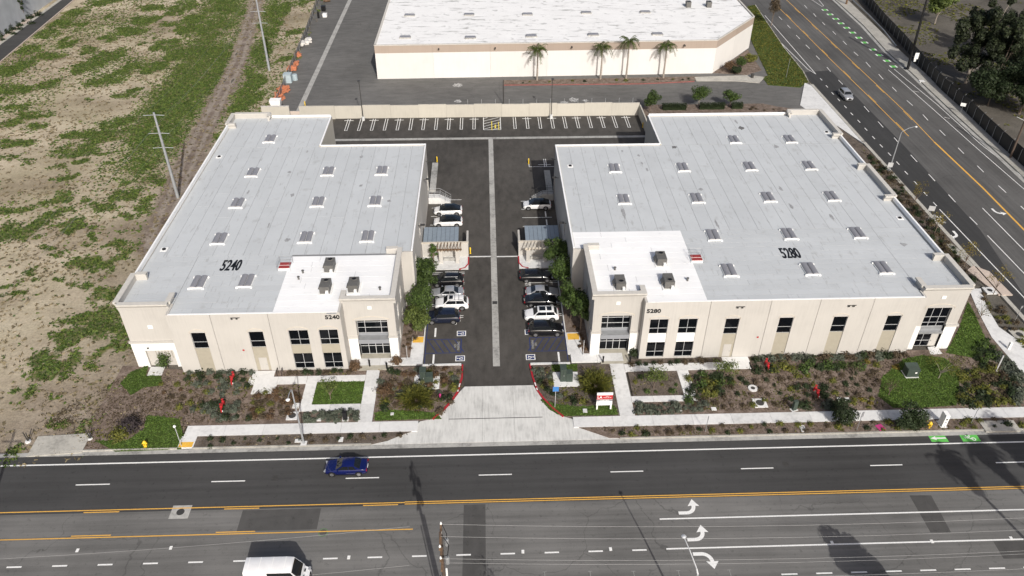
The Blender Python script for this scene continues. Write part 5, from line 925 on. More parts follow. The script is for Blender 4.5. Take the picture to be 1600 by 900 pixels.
# ---- utility poles and wires
def wire(a, b, sag, label, r=.0105, group=None, m='wire'):
    if r < .01: m = 'metal_grey'
    a, b = Vector(a), Vector(b); P = [a.lerp(b, i/16)-Vector((0,0,sag*4*(i/16)*(1-i/16))) for i in range(17)]; ob('wire', MB().tube(P, r, 4), M[m], label=label, cat='wire', group=group)
px_, py_ = -4.4, 39.3
t = thing('utility_pole', 'brown wooden utility pole with crossarms and transformers at the bottom edge', 'utility pole', (px_,py_,0)); ob('pole', MB().tube([(0,0,0),(0,0,14.2)],[.19,.12],8), M['wood_pole'], t, local=True)
for z, w in ((13.6,1.3),(12.2,1.4),(10.6,1.2)): ob('crossarm', MB().box(-.08,.08,-w,w,z,z+.16), M['wood'], t, local=True)
for z, w in ((13.6,1.1),(12.2,1.2)):
    for s in (-1, 0, 1): ob('insulator', MB().lathe((0,s*w,z+.16),[(.06,0),(.1,.1),(.05,.3)],8), M['white_bright'], t, local=True)
for z, dx, dy in ((12.7,.42,.5),(11.5,.45,-.4)): ob('transformer', MB().lathe((dx,dy,z-.9),[(.17,0),(.19,.05),(.19,.75),(.14,.85)],10), M['metal_grey'], t, local=True)
ob('brace', MB().tube([(.1,.9,13.5),(.15,0,12.4)],.04,5).tube([(.1,-.9,13.5),(.15,0,12.4)],.04,5).tube([(.1,1.0,12.1),(.15,0,11.0)],.04,5).tube([(.1,-1.0,12.1),(.15,0,11.0)],.04,5), M['metal_dark'], t, local=True); ob('jumper', MB().tube([(.1,1.0,13.9),(.45,.6,13.2),(.42,.5,12.6)],.03,4).tube([(.1,-1.1,12.5),(.5,-.6,12.0),(.45,-.4,11.4)],.03,4).tube([(.1,0,13.9),(.6,.2,12.2),(.35,-.1,10.2)],.035,4), M['black'], t, local=True); ob('conduit', MB().tube([(.3,-.2,0),(.3,-.2,9.5)],.09,6), M['white_bright'], t, local=True); ob('conduit', MB().tube([(-.28,-.15,0),(-.28,-.15,8.5)],.06,6), M['metal_dark'], t, local=True)
for k, (dy, z) in enumerate(((1.1,13.8),(-.1,13.8),(-1.2,12.4),(-2.0,11.0),(.6,9.2))): wire((px_,py_+dy,z), (92,py_+dy+1.5,z+.6), 2.6, ('highest','second','third','fourth','lowest')[k]+' overhead wire running right from the utility pole', group='overhead wires of the front street')
for k, (dy, z) in enumerate(((1.1,13.6),(-1.2,11.6))): wire((px_-2.6,py_+dy,z), (-95,py_+dy-1.5,z), 2.2, ('upper','lower')[k]+' overhead wire running left from the utility pole', group='overhead wires of the front street')
def steel_pole(u, v, ut, vt, label, h=None):
    x, y = at(u, v); H = h or hgt(ut, vt, y)[0]; t = thing('steel_pole', label, 'utility pole', (x,y,-.1), 'steel poles along the field'); ob('pole', MB().tube([(0,0,0),(0,0,H)],[.3,.16],10), M['galv'], t, local=True, smooth=True)
    for z in (H-.4,H-3.6,H-6.2): ob('crossarm', MB().tube([(-1.8,0,z-.1),(0,0,z),(1.6,0,z-.1)],.05,5), M['galv'], t, local=True)
    return x, y, H
A = steel_pole(278,308,238,175,'nearer grey steel pole beside building 5240 at the edge of the field'); B = steel_pole(421,110,400,0,'farther grey steel pole along the field beside the yard', 17.5)
for k, (dx, dz) in enumerate(((-1.8,-.5),(1.6,-.5),(-1.8,-3.7),(1.6,-3.7))):
    wire((A[0]+dx,A[1],A[2]+dz), (B[0]+dx,B[1],B[2]+dz), 1.2, ('upper left','upper right','lower left','lower right')[k]+' thin wire between the two steel poles along the field', .008, 'wires over the field'); wire((A[0]+dx,A[1],A[2]+dz), (A[0]+dx-6,45,15+dz), 1.2, ('upper left','upper right','lower left','lower right')[k]+' thin wire from the nearer steel pole towards the street', .008, 'wires over the field toward the street')
x, y = at(1418,108); t = thing('utility_pole', 'black tarred utility pole at the far sidewalk of the side street', 'utility pole', (x,y,0)); ob('pole', MB().tube([(0,0,0),(.3,1.5,16)],[.34,.22],8), M['black'], t, local=True); ob('foot', MB().box(-.8,.3,-.4,.4,0,.2), M['black'], t, local=True); ob('notice', MB().box(.5,1.45,-.5,-.46,2.6,4.1).box(.6,1.1,-.5,-.46,2.0,2.55), M['white_bright'], t, local=True); ob('bracket', MB().box(0,.55,-.46,-.3,3.2,3.3), M['metal_dark'], t, local=True)
x, y = at(1578,247); t = thing('utility_pole', 'dark utility pole with a pale lamp arm at the right edge behind the fence', 'utility pole', (x,y,0)); ob('pole', MB().tube([(0,0,0),(.2,.5,10)],[.22,.15],8), M['wood_pole'], t, local=True); ob('arm', MB().tube([(.1,.3,7.5),(-1.6,.5,8.2)],.05,5), M['alu'], t, local=True)
x, y = at(1322,7); t = thing('utility_pole', 'brown wooden pole on the far sidewalk at the top edge', 'utility pole', (x,y,0)); ob('pole', MB().tube([(0,0,0),(0,0,12)],[.3,.2],8), M['wood'], t, local=True)
for k, z in enumerate((12,10.5)): a = at3(1418,108); wire((a[0]+.3,a[1]+1.4,z+3), (at(1578,247)[0]+60,at(1578,247)[1]-30,z+1), 1.0, ('upper','lower')[k]+' dark wire running from the black pole past the tall trees', .03, 'wires over the east lot', 'black')
# ---- screened fence on the far side of the side street
FB = [at(*p) for p in ((1345,-12),(1352,6),(1378,38),(1408,70),(1440,108),(1470,141),(1500,168),(1530,197),(1560,226),(1590,253),(1640,298))]
fe = thing('screened_fence', 'chain-link fence with black screen and slanted posts along the side street', 'fence', (FB[4][0],FB[4][1],0)); 
for (a, b) in zip(FB[:-1], FB[1:]):
    L = math.hypot(b[0]-a[0], b[1]-a[1]); n = max(1, round(L/3.1))
    for k in range(n):
        p = (a[0]+(b[0]-a[0])*k/n, a[1]+(b[1]-a[1])*k/n); q = (a[0]+(b[0]-a[0])*(k+1)/n, a[1]+(b[1]-a[1])*(k+1)/n)
        ob('screen_panel', MB().strip(p, q, .03, .05, 2.9), M['black'], fe); ob('post', MB().tube([(p[0]-.1,p[1],0),(p[0]-.1,p[1],2.6),(p[0]+.35,p[1]-.1,3.1)],.05,5), M['metal_grey'], fe)
gr_ = thing('guard_rail', 'pale guard rail strip at the foot of the screened fence, top right', 'guard rail', (*at(1375,45),0)); ob('rail', MB().tube([(*at(1332,3),.5),(*at(1356,25),.5),(*at(1380,50),.5),(*at(1400,75),.5)],.14,5), M['metal_grey'], gr_)
for p in ((1332,3),(1356,25),(1380,50),(1400,75)): x, y = at(*p); ob('post', MB().box(x-.06,x+.06,y-.06,y+.06,0,.6), M['metal_dark'], gr_)
x, y = at(1520,115); ob('lot_sign', MB().box(x-.6,x+.6,y-.03,y+.03,.6,1.6).box(x-.05,x+.05,y-.03,y+.03,0,.6), M['white_bright'], label='white board standing under the tall tree behind the screened fence', cat='sign')
# ---- yard fence and stored goods
YF = [at(432,168), at(455,112), at(480,52), at(502,-10)]
fe = thing('yard_fence', 'grey chain-link fence between the field and the yard', 'fence', (YF[1][0],YF[1][1],0))
t_ = NT('mesh_fence'); vo = t_.n('ShaderNodeTexChecker'); vo.inputs['Scale'].default_value = 14; t_.l(t_.pos(), vo.inputs['Vector']); t_.done((.25,.24,.23), .6); tr_ = t_.n('ShaderNodeBsdfTransparent'); mx_ = t_.n('ShaderNodeMixShader'); mx_.inputs[0].default_value = .45; t_.l(tr_.outputs[0], mx_.inputs[1]); t_.l(t_.b.outputs[0], mx_.inputs[2]); t_.l(mx_.outputs[0], t_.out.inputs[0]); M['mesh_fence'] = t_.m
for a, b in zip(YF[:-1], YF[1:]):
    n = 8
    for k in range(n):
        p = (a[0]+(b[0]-a[0])*k/n, a[1]+(b[1]-a[1])*k/n); q = (a[0]+(b[0]-a[0])*(k+1)/n, a[1]+(b[1]-a[1])*(k+1)/n); ob('mesh_panel', MB().strip(p, q, .02, .03, 1.9), M['mesh_fence'], fe); ob('post', MB().tube([(p[0],p[1],0),(p[0],p[1],2.0)],.04,5), M['galv'], fe)
def stack(name, u, v, label, n, d, m, lean=0.0, cat='stack', rz0=0.0):
    x, y = at(u, v); t = thing(name, label, cat, (x,y,0))
    for k in range(n):
        a = random.uniform(-.8,.8)*d[3]; b = random.uniform(-.8,.8)*d[4]; z = random.uniform(0,d[5]); mb = MB().cbox((a,b,z),(d[0],d[1],d[2]),rz0+random.uniform(-.5,.5)); ob('piece', mb, M[m], t, local=True)
stack('barrier_pile', 436,156,'pile of orange barrier boards nearest the rear wall',16,(.35,2.6,.25,1.0,.8,1.0),'orange',rz0=-.2); stack('barrier_pile', 444,143,'second pile of orange barrier boards in the yard',16,(.35,2.4,.25,1.0,1.0,1.0),'orange',rz0=-.3); stack('barrier_pile', 457,110,'orange crates piled beside the grey tank',8,(1.6,1.0,.5,.5,.6,.6),'orange'); stack('barrier_pile', 462,101,'orange and tan boards piled beyond the orange crates',9,(.5,1.6,.3,.6,.8,.5),'orange'); stack('barrier_pile', 468,88,'farthest orange pile below the white sacks',9,(.7,1.2,.3,.8,.8,.6),'orange')
stack('sack_stack', 474,72,'left stack of white sacks along the yard fence',8,(.8,1.2,.35,.35,1.6,.8),'tarp'); stack('sack_stack', 482,68,'right stack of white sacks along the yard fence',10,(1.1,1.4,.4,.35,1.8,.8),'tarp')
stack('board_pile', 511,3,'brown and yellow boards piled at the top of the yard',10,(1.4,.5,.3,.7,1.0,.6),'wood')
x, y = at(451,128); t = thing('storage_tank', 'blue-grey tank standing in the yard by the orange piles', 'tank', (x,y,0)); ob('shell', MB().cbox((0,0,0),(1.7,1.6,1.9)), M['tank'], t, local=True); ob('lid', MB().cbox((0,0,1.9),(1.8,1.7,.12)), M['tank'], t, local=True); ob('drum', MB().lathe((1.3,1.2,0),[(.6,0),(.6,1.3),(.5,1.35)],12), M['tank'], t, local=True)
x, y = at(508,26); t = thing('white_box', 'white lidded box beside a black bin in the yard', 'box', (x,y,0)); ob('box_body', MB().cbox((0,0,0),(1.1,1.3,.8)), M['white_bright'], t, local=True); ob('lid', MB().cbox((0,0,.8),(1.2,1.4,.06)), M['white_bright'], t, local=True); x, y = at(506,17); t = thing('bin', 'black bin behind the white box in the yard', 'bin', (x,y,0)); ob('bin_body', MB().cbox((0,0,0),(1.0,1.0,1.3),0,1.15), M['black'], t, local=True); ob('lid', MB().cbox((0,0,1.3),(1.25,1.25,.1)), M['black'], t, local=True)
x, y = at(498,28); ob('gas_cylinder', MB().lathe((x,y,0),[(.3,0),(.3,1.6),(.15,1.8),(.05,1.9)],10), M['black'], label='dark cylinder standing against the yard fence', cat='cylinder'); x, y = at(437,171); t = thing('chute', 'white trapezoid hopper standing behind the beige wall', 'hopper', (x,156.0,0)); ob('hopper_body', MB().cbox((0,0,1.2),(1.7,1.2,1.9),0,1.35), M['white_bright'], t, local=True); ob('stand', MB().cbox((0,0,0),(1.2,1.0,1.2)), M['metal_grey'], t, local=True)
x, y = at(787,163); ob('fence_post', MB().tube([(x,y,0),(x,y,5.5)],.09,6).tube([(x,y,.2),(x,y+11,.2)],.03,4).tube([(x,y,2.0),(x,y+11,2.0)],.03,4), M['metal_dark'], label='dark gate post standing before the far white building', cat='post')
for k in range(13): x = 10+1.9*k*.9 if k < 10 else -4+3*k-30; ob('marker_post', MB().tube([(-4+2.9*k,154.6,0),(-4+2.9*k,154.6,1.0+2.2)],.03,5), M['alu'], label=('leftmost','second','third','fourth','fifth','sixth','seventh','eighth','ninth','tenth','eleventh','twelfth','rightmost')[k]+' thin pale post from the left behind the beige rear wall', cat='post', group='thin posts behind the rear wall')
x, y = at(1175,122); ob('waste_bin', MB().lathe((x,y,.1),[(.35,0),(.4,.9),(.3,1.0)],10), M['metal_dark'], label='dark waste bin on the walk of the far white building', cat='bin')

c = at(14,702); h_ = 13.0; t = thing('utility_pole', 'wooden pole south of the street beyond the left edge, only its shadow in view', 'utility pole', (c[0]-SUNV.x/-SUNV.z*h_, c[1]-SUNV.y/-SUNV.z*h_, 0)); ob('pole', MB().tube([(0,0,0),(0,0,h_+2)],[.2,.14],8), M['wood_pole'], t, local=True)
for z in (h_-.5, h_+.8): ob('crossarm', MB().box(-1.1,1.1,-.07,.07,z,z+.15), M['wood'], t, local=True)
# ================================================================== VEHICLES
_vc = {}
def car_parts(kind):
    if kind in _vc: return _vc[kind]
    L, W, H, belt, wsb, wst, rrt, rrb, hood, wr = dict(sedan=(4.75,1.84,1.45,.92,.27,.44,.70,.87,.80,.33), suv=(4.75,1.92,1.70,1.08,.25,.39,.85,.97,.98,.37), coupe=(4.75,1.92,1.62,1.02,.2,.40,.72,.96,.86,.36), wagon=(4.9,1.9,1.58,1.0,.26,.42,.84,.97,.86,.35), van=(6.0,2.05,2.85,1.45,.11,.24,.985,.995,1.2,.36))[kind]
    w = W/2; X = lambda t: L/2-L*t
    st = [(0,.66,hood*.64,.36),(.012,.78,hood*.76,.27),(.045,.89,hood*.88,.22),(.1,.96,hood*.96,.2),(.17 if wsb > .18 else .105,.99,hood*1.02,.2),(wsb,1,belt-.01,.2),(.5,1,belt+.0,.2),(.75,1,belt+.03,.2),(min(rrb,.92),.97,belt+.05,.22),(.965,.93,belt+.02,.26),(.99,.87,belt-.1,.32),(1,.8,belt-.22,.36)]
    if kind in ('suv','van','wagon','coupe'): st[-4:] = [(.93,.98,belt+.02,.22),(.975,.95,belt,.26),(.995,.92,belt-.1,.32),(1,.88,belt-.2,.36)]
    b = MB(); ring = []
    for t, k, zt, zb in st:
        zm = (zb+zt)/2; half = [(0,zb),(.82*w*k,zb),(.96*w*k,zb+.1),(w*k,zm),(.985*w*k,zt-.1),(.9*w*k,zt),(.45*w*k,zt+.025),(0,zt+.035)]
        pts = [(X(t),y,z) for y, z in half]+[(X(t),-y,z) for y, z in half[-2:0:-1]]; ring.append(pts)
    n = len(ring[0]); b.v = [p for r in ring for p in r]
    for i in range(len(ring)-1):
        for k in range(n): b.f.append((i*n+k, i*n+(k+1)%n, (i+1)*n+(k+1)%n, (i+1)*n+k))
    b.f.append(tuple(range(n))[::-1]); b.f.append(tuple((len(ring)-1)*n+k for k in range(n)))
    # greenhouse
    wb, wt = .9*w, (.76 if kind != 'van' else .84)*w; gst = [(wsb,0),(wst,.94 if kind != 'van' else .93),((wst*.7+rrt*.3),1.0) if kind != 'van' else (wst+.1,1.0),((wst*.35+rrt*.65),1.0),(rrt,.93 if kind != 'van' else 1),(rrb,0.02 if kind not in ('van',) else .1)]
    g = MB(); gr = []; hh = H-belt
    def sec(t, f):
        yb = wb; yt = wb+(wt-wb)*min(1,f); z = belt+hh*f; return [(X(t),yb,belt-.03),(X(t),yt,z-.07*f),(X(t),yt*.86,z-.015*f),(X(t),0,z+.015*f),(X(t),-yt*.86,z-.015*f),(X(t),-yt,z-.07*f),(X(t),-yb,belt-.03)]
    for t, f in gst: gr.append(sec(t, f))
    m = 7; g.v = [p for r in gr for p in r]
    for i in range(len(gr)-1):
        for k in range(m-1): g.f.append((i*m+k, i*m+k+1, (i+1)*m+k+1, (i+1)*m+k))
    def quad(p, q, r, s, off):
        p, q, r, s = map(Vector, (p,q,r,s)); nn = (q-p).cross(s-p).normalized(); 
        c = (p+q+r+s)/4
        if nn.dot(c-Vector((c.x*.6,0,belt*.6))) < 0: nn = -nn
        return [tuple(v+nn*off) for v in (p,q,r,s)]
    def lerp(a, b, t): return tuple(a[i]+(b[i]-a[i])*t for i in range(3))
    def screen(r0, r1, lo, hi):
        mb = MB(); P = []
        for k in (1,2,3,4,5): P.append((lerp(r0[k], r1[k], lo), lerp(r0[k], r1[k], hi)))
        for (a, c), (a2, c2) in zip(P[:-1], P[1:]): mb.add(quad((a[0],a[1]*.95,a[2]),(a2[0],a2[1]*.95,a2[2]),(c2[0],c2[1]*.93,c2[2]),(c[0],c[1]*.93,c[2]),.014), [(0,1,2,3)])
        return mb
    parts = [('body', b, 'PAINT', None, True), ('cabin', g, 'ROOF', None, True), ('windshield', screen(gr[0], gr[1], .1, .93), 'car_glass', None, False)]
    if kind != 'van': parts.append(('rear_window', screen(gr[5], gr[4], .2, .95), 'car_glass', None, False))
    def side(s, t0b, t0t, t1b, t1t):
        zb, zt = belt+hh*.08, belt+hh*.86; f = lambda z: wb+(wt-wb)*((z-belt)/hh); q = [(X(t0b),s*f(zb),zb),(X(t1b),s*f(zb),zb),(X(t1t),s*f(zt),zt),(X(t0t),s*f(zt),zt)]
        return MB().add([(x, y+s*.022, z) for x, y, z in q], [(0,1,2,3)])
    mid = (wst+rrt)/2+.01
    for s in (-1, 1):
        parts.append(('side_window', side(s, wsb+.35*(wst-wsb), wst+.005, mid-.006, mid-.006), 'car_glass', None, False))
        if kind == 'van': continue
        e = rrt+.35*(rrb-rrt) if kind != 'sedan' else rrt+.3*(rrb-rrt); parts.append(('side_window', side(s, mid+.006, mid+.006, e, rrt-.005), 'car_glass', None, False))
    for t in (.185, .805):
        for s in (-1, 1):
            x, y = X(t), s*(w-.1)
            def cyl(y0, y1, r, n=14): return MB().tube([(x,y0,wr),(x,y1,wr)], r, n)
            parts.append(('wheel_arch', cyl(s*(w-.2), s*(w+.004), wr+.07), 'black', None, False)); parts.append(('wheel', cyl(s*(w-.22), s*(w+.02), wr), 'tyre', None, True)); parts.append(('rim', cyl(s*(w-.1), s*(w+.03), wr*.66, 10), 'rim', 'wheel', False))
    for s in (-1, 1):
        parts.append(('headlight', MB().cbox((X(.03),s*.66*w,hood-.2),(.2,.36,.1),-s*.35), 'lamp_clear', None, False)); parts.append(('taillight', MB().cbox((X(.985),s*.68*w,belt-.22),(.12,.4,.16),s*.2), 'lamp_red', None, False))
        parts.append(('mirror', MB().cbox((X(wsb+.07),s*(w+.08),belt+.0),(.16,.22,.15)), 'PAINT', None, False)); parts.append(('sill', MB().box(X(.72),X(.28),*sorted((s*(w-.08),s*(w+.004))),.2,.3), 'black', None, False))
        parts.append(('door_seam', MB().box(X(mid)-.008,X(mid)+.008,*sorted((s*(w-.06),s*(w+.006))),.34,belt-.1), 'black', None, False))
    parts.append(('grille', MB().box(X(.012),X(-.002),-.36*w,.36*w,.42,hood-.22), 'black', None, False)); parts.append(('number_plate', MB().box(X(1.004),X(.99),-.26,.26,.62,.76), 'white_bright', None, False))
    out = [(nm, mb.mesh(nm, sm), mt, pa) for nm, mb, mt, pa, sm in parts]
    for nm, me, mt, pa in out: me.materials.append(M['car_white'] if mt in ('PAINT','ROOF') else M[mt])
    _vc[kind] = (out, dict(L=L,W=W,H=H,belt=belt,X=X,wst=wst,rrt=rrt,wt=wt,w=w)); return _vc[kind]
def car(kind, x, y, heading, paint_, label, group=None, roof=None, cat='car', extra=None, name=None):
    parts, d = car_parts(kind); t = thing(name or {'sedan':'sedan_car','suv':'suv_car','coupe':'crossover_car','wagon':'wagon_car','van':'cargo_van'}[kind], label, cat, (x,y,0.015), group, heading); last = None
    for nm, me, mt, pa in parts:
        m = M[paint_] if mt == 'PAINT' else M[roof or paint_] if mt == 'ROOF' else M[mt]; o = ob(nm, me, m, last if pa == 'wheel' else t, local=True)
        if nm == 'wheel': last = o
    X, H, wt = d['X'], d['H'], d['wt']; wst, rrt = d['wst'], d['rrt']
    if extra == 'sunroof': ob('sunroof', MB().box(X(wst+.15),X(wst+.04),-.55*wt,.55*wt,H+.005,H+.035), M['car_glass'], t, local=True)
    if extra == 'panorama':
        ob('sunroof', MB().box(X(wst+.22),X(wst+.04),-.62*wt,.62*wt,H-.005,H+.022), M['car_glass'], t, local=True); ob('sunroof', MB().box(X(rrt-.06),X(wst+.26),-.62*wt,.62*wt,H-.005,H+.02), M['car_glass'], t, local=True)
    if extra in ('sunroof','rails'):
        for s in (-1, 1): ob('roof_rail', MB().box(X(rrt-.02),X(wst+.04),*sorted((s*.9*wt,s*.86*wt)),H-.06,H+.02), M['alu'] if extra != 'sunroof' else M['black'], t, local=True)
    if extra == 'sunroof':
        for q in (.2, .32): ob('roof_rack', MB().box(X(wst+q+.012),X(wst+q),-.8*wt,.8*wt,H+.0,H+.03), M['black'], t, local=True)
    return t
GL = 'cars parked on the left of the drive'; GR = 'cars parked on the right of the drive'
def pk(u, v): return at(u, v, .75)
for k, u, v, h, p, l, g, r, e in (('coupe',700,327.5,PI,'car_white','white crossover with black roof, beside the dock stairs of building 5240',GL,'car_glass',None),('coupe',700,345,PI,'car_white','white crossover with black roof, next to the blue-grey enclosure roof on the left',GL,'car_glass',None),
  ('suv',699,437,PI,'car_black','black suv with silver rails, first car below the left trash enclosure',GL,None,'rails'),('sedan',699,456,PI,'car_silver','silver sedan parked between the black suv and the white suv, left row',GL,None,None),('suv',706,473,PI,'car_white','white suv with a sunroof and roof bars, left row',GL,None,'sunroof'),('suv',692,494,PI,'car_navy','dark navy suv, last of the left row beside the empty accessible stalls',GL,None,None),
  ('coupe',839,318.5,PI,'car_white','white crossover with black roof, half in the shade of building 5280',GR,'car_glass',None),('wagon',838,430,0,'car_black','black car first below the right trash enclosure, partly under trees',GR,None,None),('sedan',847,455,0,'car_silver','silver sedan in the right row between two black cars',GR,None,None),('sedan',845,467.5,0,'car_black','low black sedan between the silver sedan and the white suv, right row',GR,None,None),('suv',846,490.5,PI,'car_white','white suv with panoramic roof glass, right row',GR,None,'panorama'),('suv',853,513,0,'car_black','black suv nearest the blue hatched stall, right row',GR,None,None)):
    x, y = pk(u, v); car(k, x, y, h, p, l, g, r, extra=e)
x, y = at(541,727.5,.75); car('sedan', x, y, PI-.01, 'car_blue', 'bright blue sedan driving on the front street'); x, y = at(1322,146.5,.9); car('suv', x, y, -PI/2, 'car_silver', 'silver suv driving down the side street', extra='rails')
x, y = at(431,893,2.2); v_ = car('van', x, y+.35, 0, 'car_white', 'white cargo van with high roof at the bottom edge of the street', cat='van')
for q in (.35, .55, .75, .93): ob('roof_rib', MB().box(2.95-5.9*q-.02,2.95-5.9*q+.02,-.8,.8,2.86,2.88), M['white_bright'], v_, local=True)
for s in (-1, 1): ob('hood_vent', MB().box(2.42,2.55,s*.35-.16,s*.35+.16,1.24,1.265), M['black'], v_, local=True)
# ================================================================== VEGETATION
def leaves(name, C, size, r, aspect=.55, up=.35, nrm=None):
    """C (n,3) leaf centres -> one mesh of leaf quads"""
    n = len(C); N = r.normal(size=(n,3)); N[:,2] = np.abs(N[:,2])+up
    if nrm is not None: N = N*.6+nrm*1.2
    N /= np.linalg.norm(N, axis=1)[:,None]+1e-9
    a = np.cross(N, r.normal(size=(n,3))); a /= np.linalg.norm(a, axis=1)[:,None]+1e-9; b = np.cross(N, a)
    s = (size*(.6+.8*r.random(n)))[:,None]; a = a*s*.5; b = b*s*.5*aspect
    V = np.stack([C-a, C-b, C+a, C+b], 1).reshape(-1,3); return np_mesh(name, V, np.arange(4*n).reshape(-1,4))
def clump_pts(clumps, n, r, shell=.55):
    w = np.array([c[3]**2 for c in clumps]); k = r.choice(len(clumps), n, p=w/w.sum()); c = np.array([c[:3] for c in clumps])[k]; R = np.array([c[3] for c in clumps])[k]; S = np.array([c[4] if len(c) > 4 else .8 for c in clumps])[k]
    d = r.normal(size=(n,3)); d /= np.linalg.norm(d, axis=1)[:,None]; q = (shell+(1-shell)*r.random(n))**(1/1.0)*R; d2 = d.copy(); d2[:,2] *= S
    return c+d2*q[:,None], d
def make_tree(name, label, x, y, h, rad, mleaf='leaf', n=2600, ls=.28, cat='tree', group=None, trunk_r=.12, base=.35, clumps=14, seed=1, bark='bark', narrow=1.0, z0=0.05, flat=.8, lean=(0,0), cs=1.0):
    r = np.random.default_rng(seed); cl = []; zc = h*(base+1)/2; hz_ = h*(1-base)/2
    for i in range(clumps):
        d = r.normal(size=3); d /= np.linalg.norm(d); q = r.random()**.5; cr = rad*(.3+.22*r.random())*(14/max(14,clumps))**.35*cs
        cl.append((lean[0]+d[0]*q*(rad-cr*.6)*narrow, lean[1]+d[1]*q*(rad-cr*.6)*narrow, zc+d[2]*q*(hz_-cr*.4), cr, flat))
    C, D = clump_pts(cl, n, r); t = thing(name, label, cat, (x,y,z0), group)
    ob('crown', leaves('crown', C, ls, r, nrm=D), M[mleaf], t, local=True); tb = MB(); top = (lean[0],lean[1],h*base*1.1); tb.tube([(0,0,-.1),(lean[0]*.5,lean[1]*.5,h*base*.6),top],[trunk_r,trunk_r*.75,trunk_r*.6],7)
    for c in cl[:9]: tb.tube([(lean[0]*.6,lean[1]*.6,h*base*.75),((c[0]+lean[0])*.5,(c[1]+lean[1])*.5,(c[2]+h*base)*.5),c[:3]],[trunk_r*.5,trunk_r*.3,trunk_r*.1],5,False)
    ob('trunk', tb, M[bark], t, local=True); return t
def atx(u, v): return at(u, v)
T = lambda u, v, label, h, rad, **k: make_tree(k.pop('name','tree'), label, *atx(u, v), h, rad, **k)
# trees along the parked cars
T(678,411,'slim young tree at the patio of the left trash enclosure',3.4,.8,n=800,seed=11,group='trees beside the left row'); T(664,458,'leafy tree at the head of the black suv, left row',5.4,2.5,n=4400,seed=12,group='trees beside the left row'); T(655,498,'leafy tree at the head of the white suv, left row',5.6,2.7,n=4800,seed=13,group='trees beside the left row'); T(651,523,'lower leafy tree at the head of the navy suv, left row',4.2,2.1,n=3200,seed=14,mleaf='leaf_lt',group='trees beside the left row'); T(672,437,'small tree by the back of the left trash enclosure patio',4.0,1.5,n=2000,seed=19,group='trees beside the left row')
T(868,427,'tree hiding the patio of the right trash enclosure',6.2,2.4,n=4600,seed=15,group='trees beside the right row'); T(879,455,'tree in front of the first black car, right row',6.0,2.5,n=4600,seed=16,group='trees beside the right row'); T(892,499,'tall tree in front of the silver sedan, right row',6.4,2.3,n=4200,seed=17,group='trees beside the right row'); T(907,517,'tall tree against the shaded wall of building 5280',6.4,2.0,n=3800,seed=18,group='trees beside the right row'); T(893,414,'small dark tree close to the shaded wall behind the right patio',4.2,1.1,n=1400,seed=20,mleaf='leaf_dk',group='trees beside the right row')
# trees before the far building
T(1015,177,'bushy tree at the right end of the beige rear wall',5.2,2.1,n=2600,seed=21); T(1091,167,'round tree between the hedges behind building 5280',4.8,2.6,n=2600,seed=22,bark='bark_pale'); T(1140,168,'smaller round tree right of the hedges behind building 5280',4.2,2.0,n=2000,seed=23)
for k, (u, v, l) in enumerate(((1140,112,'rust tinged bush at the chamfered corner of the far building'),(1158,104,'taller bush beside the chamfered corner of the far building'),(1172,98,'bush closest to the grass verge at the far building'),(1150,116,'low bush at the front of the far building corner bed'))): T(u,v,l,2.6-.2*k,1.7,n=1300,seed=30+k,mleaf=('leaf_rust','leaf','leaf_olive','leaf_dk')[k],base=.1,name='bush',cat='bush',ls=.3)
for u0, u1, v, l in ((1034,1072,172,'left clipped hedge behind building 5280'),(1092,1132,171,'middle clipped hedge behind building 5280'),(1142,1160,170,'short right clipped hedge behind building 5280')):
    a, b = at(u0, v), at(u1, v); r = np.random.default_rng(u0); n = int((b[0]-a[0])*420); C = np.stack([a[0]+(b[0]-a[0])*r.random(n), a[1]+.9*(r.random(n)-.5)*1.6, .15+1.25*np.sqrt(r.random(n))], -1); hd = thing('hedge', l, 'hedge', ((a[0]+b[0])/2, a[1], 0)); ob('foliage', leaves('foliage', C, .2, r), M['leaf_dk'], hd); ob('stems', MB().box(a[0]+.1,b[0]-.1,a[1]-.35,a[1]+.35,.1,1.0), M['leaf_dk'], hd)
# sparse young trees with visible limbs
def sparse(u, v, label, h, rad, mleaf, n, ls=.17, seed=1, bark='bark', group=None, base=.3): return make_tree('young_tree', label, *at(u, v), h, rad, mleaf, n, ls, 'tree', group, .06, base, 16, seed, bark)
sparse(517,625,'young pale green tree on the square lawn of building 5240',3.4,1.35,'leaf_lt',420,seed=41,ls=.2); sparse(1021,608,'young leafy tree in the square bed before building 5280',3.8,1.8,'leaf_lt',900,seed=42,ls=.22); sparse(1130,592,'young leafy tree by the door walk of building 5280',3.4,1.8,'leaf_lt',800,seed=43,ls=.22); sparse(1466,592,'open branched young tree on the large lawn before building 5280',4.2,2.6,'leaf_olive',900,seed=44,ls=.16,bark='bark_pale'); sparse(262,575,'small leafy tree at the corner door of building 5240',2.4,1.3,'leaf',650,seed=45,ls=.22,base=.2); sparse(1388,618,'bare branched small tree in the mulch before building 5280',2.6,1.2,'leaf_brown',160,seed=46); sparse(1332,588,'bare brown small tree among the shrubs before building 5280',2.2,1.1,'leaf_brown',120,seed=48); sparse(1530,500,'thin bare tree leaning over the curved path',3.2,1.8,'leaf_olive',280,seed=47,ls=.13)
for k, (u, v, l) in enumerate(((1427,322,'northernmost'),(1459,368,'second'),(1505,418,'third'),(1552,460,'southernmost'))): sparse(u,v,l+' of four sparse yellowing trees in the east planting strip',5.0,1.7,'leaf_gold',420,seed=50+k,ls=.18,group='yellowing street trees')
